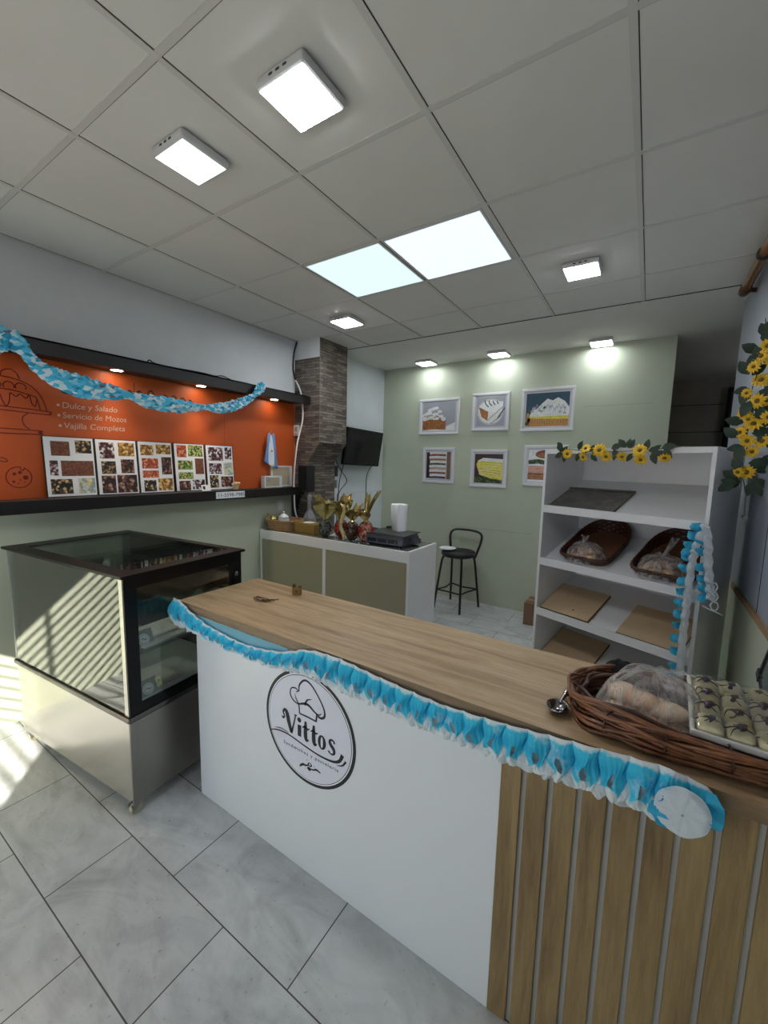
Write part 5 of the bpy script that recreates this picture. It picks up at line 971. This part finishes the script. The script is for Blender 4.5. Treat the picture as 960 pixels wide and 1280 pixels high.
# large tray basket: thick rim of loose withies round a woven base
t = thing('wicker_tray', 'large shallow brown wicker tray of bread on the oak worktop', 'basket', (.155, 1.205, ZT), math.radians(5))
TX, TY = .275, .135
def tring(k, e=0, z=0):
    c, s_ = math.cos(k), math.sin(k); f_ = (abs(c)**3+abs(s_)**3)**(-1/3); return Vector((c*f_*(TX+e), s_*f_*(TY+e), z))
rnd = random.Random(9)
for name, rows_, m_ in (('outer_rim', range(0, 17), WICKER), ('inner_rim', range(17, 26), WICKERD)):
    b = MB()
    for j in rows_:
        e0 = rnd.uniform(-.006,.014) if j < 17 else rnd.uniform(-.020,-.006); z0 = .008+.062*(j/16 if j < 17 else (j-17)/9); p1, p2, p3 = rnd.uniform(0,6), rnd.uniform(0,6), rnd.uniform(0,6); n_ = 100
        b.tube([tring(2*PI*i/n_, e0+.006*math.sin(4*PI*i/n_*2+p1)+.003*math.sin(2*PI*i/n_*11+p3), max(.005, z0+.009*math.sin(2*PI*i/n_*3+p2)+.004*math.sin(2*PI*i/n_*7+p3))) for i in range(n_)], .0042+.0015*rnd.random(), 6, 0, True)
    b.build(name, m_, t)
b = MB(); P_ = [tring(2*PI*i/60, -.012, .001) for i in range(60)]; b.add(P_+[p+Vector((0,0,.010)) for p in P_], [tuple(range(60))[::-1], tuple(range(60,120))]+[(i,(i+1)%60,60+(i+1)%60,60+i) for i in range(60)]); b.build('woven_base', mat_patch('tray_base', [(74,42,26),(116,72,44),(90,54,32)], 40, .6, (8,1,1), 'n'), t)
for i in range(16):
    k = 2*PI*i/16+.1; b = MB(); b.tube([tring(k,.004,.012), tring(k,.022,.036), tring(k,.010,.068), tring(k,-.012,.070)], .0024, 5); b.build('binding', WICKERD, t)
TRAY = t
TR = lambda x, y, z: mw(TRAY) @ Vector((x, y, z))
for k, (x, y, z, s_, lb) in enumerate([(-.10,-.055,.014,1.25,'browned bread roll at the near edge of the clear bag, next to the tray rim'),(-.03,-.065,.014,1.2,'round brown bread roll in the clear bag nearest the sandwiches'),(-.17,-.03,.014,1.2,'pale bread roll at the far end of the clear bag by the spoon'),(-.14,.03,.014,1.2,'pale bread roll at the back of the clear bag under the black cloth'),(-.075,.03,.014,1.2,'pale bread roll in the middle back of the clear bag'),(-.12,-.02,.052,1.15,'golden bread roll on top in the middle of the clear bag'),(-.07,-.035,.048,1.1,'creamy split bread roll on top near the bag knot'),(-.165,.01,.05,1.1,'pinkish bread roll on top at the spoon end of the clear bag')]):
    s_ *= .88; roll('milk_roll' if k in (2, 4, 6, 7) else 'sandwich_roll', lb, 'bread roll', TR(x, y, z), (s_, s_*1.05, s_), k*.8+.3, 'bread rolls in the large clear bag')
plastic_bag('large crumpled clear plastic bag of rolls in the wicker tray on the worktop', 'bread_bag', .125, .115, .125, 17, (.02,-.01,.02,.09), TR(-.105, -.005, .012), (0,0,.2), (.01,.02))
t = thing('plastic_wrap', 'spread clear plastic edge of the bag beside the sandwich tray', 'plastic wrap', TR(-.0, -.06, .075)); b = MB(); b.grid(lambda a, c: (-.06+.13*a, -.05+.10*c-.03*a, -.02+.02*math.sin(a*6+c*4)*math.sin(c*9)-.02*a), 14, 12, 0, True); b.build('film', FILM, t)
t = thing('black_cloth', 'crumpled black cloth lying behind the clear bag on the wicker tray', 'cloth', TR(-.165, .14, .03)); b = MB()
b.grid(lambda a, c: ((.055*(1-c)**.6)*math.cos(2*PI*a)*(1+.12*math.sin(10*PI*a)), (.035*(1-c)**.6)*math.sin(2*PI*a)*(1+.1*math.sin(14*PI*a)), .065*math.sin(PI*c/2)*(1+.2*math.sin(8*PI*a)*(1-c))), 40, 8, 0, True, None, True); b.build('cloth', M('black_knit', (22,22,26), .9, var=.3, vs=60, bmp=.4), t)
# tray of dark drizzled canapes
t = thing('sandwich_tray', 'white foam tray of cream canapes with dark drizzle in the wicker tray', 'tray', TR(.089, .0, .072), math.radians(3)); t.rotation_euler = (math.radians(4), 0, math.radians(-2))
b = MB(); b.box(-.109, -.125, 0, .109, .125, .004)
for r_ in ((-.114,-.13,.114,-.122),(-.114,.122,.114,.13),(-.114,-.122,-.106,.122),(.106,-.122,.114,.122)): b.box(r_[0], r_[1], 0, r_[2], r_[3], .016)
b.build('tray', M('white_foam', (230,228,222), .6), t, bevel=.003); ST = t
def canape(r_, c_, lb):
    t = thing('canape', lb, 'canape', mw(ST) @ Vector((-.078+.052*c_, -.092+.0612*r_, .0045)), 0, 'cream canapes on the foam tray'); t.rotation_euler = ST.rotation_euler; rnd = random.Random(r_*7+c_)
    b = MB(); b.lathe([(0,0),(.75,0),(.96,.08),(1,.35),(.94,.72),(.7,.93),(.3,1),(0,1)], (0,0,0), 20, 0); sq = Matrix.Diagonal((.0238,.0283,.026+.004*rnd.random(),1)); b.v = [sq @ Vector((p.x/max(abs(math.cos(math.atan2(p.y,p.x))),abs(math.sin(math.atan2(p.y,p.x))))*.86+p.x*.14, p.y/max(abs(math.cos(math.atan2(p.y,p.x))),abs(math.sin(math.atan2(p.y,p.x))))*.86+p.y*.14, p.z)) if (p.x or p.y) else sq @ p for p in b.v]
    b.build('bun', CREAM, t); b = MB(); KX = Matrix.Diagonal((.78,1,1,1)); a0 = rnd.uniform(-.9,.9)
    for k in range(2):
        o_ = -.010+.018*k; p0 = rnd.uniform(-.008,.008); b.tube(catmull([(-.031,o_-p0,.017),(-.020,o_+p0,.0265),(0,o_*.3,.0295),(.018,o_-p0,.0268),(.031,o_+p0,.017)], 4), .0013, 6)
    b.grid(lambda a, c: (.0135*math.sqrt(c)*math.cos(2*PI*a)*(1+.35*math.sin(6*PI*a+a0)), .018*math.sqrt(c)*math.sin(2*PI*a)*(1+.3*math.sin(4*PI*a+2*a0)), .0312-.0035*c), 22, 4, 0, True, None, True); b.move(KX @ Matrix.Rotation(a0*.6, 4, 'Z')); b.build('drizzle', CHOC, t)
RN = ['near', 'second', 'third', 'back']; CN = ['nearest the bread bag', 'second from the bread bag', 'third from the bread bag', 'nearest the right wall']
for r_ in range(4):
    for c_ in range(4): canape(r_, c_, 'cream canape with dark drizzle in the %s row, %s' % (RN[r_], CN[c_]))
t = thing('cling_film', 'clear film stretched over the canapes on the foam tray', 'cling film', mw(ST) @ Vector((0,0,.034))); t.rotation_euler = ST.rotation_euler
b = MB(); b.grid(lambda a, c: (-.110+.220*a, -.126+.252*c, .002*math.sin(a*13+c*5)+.0015*math.sin(c*17)-.030*max(0,abs(a-.5)*2-.9)*8*.3-.030*max(0,abs(c-.5)*2-.9)*8*.3), 34, 30, 0, True); b.build('film', FILM, t)
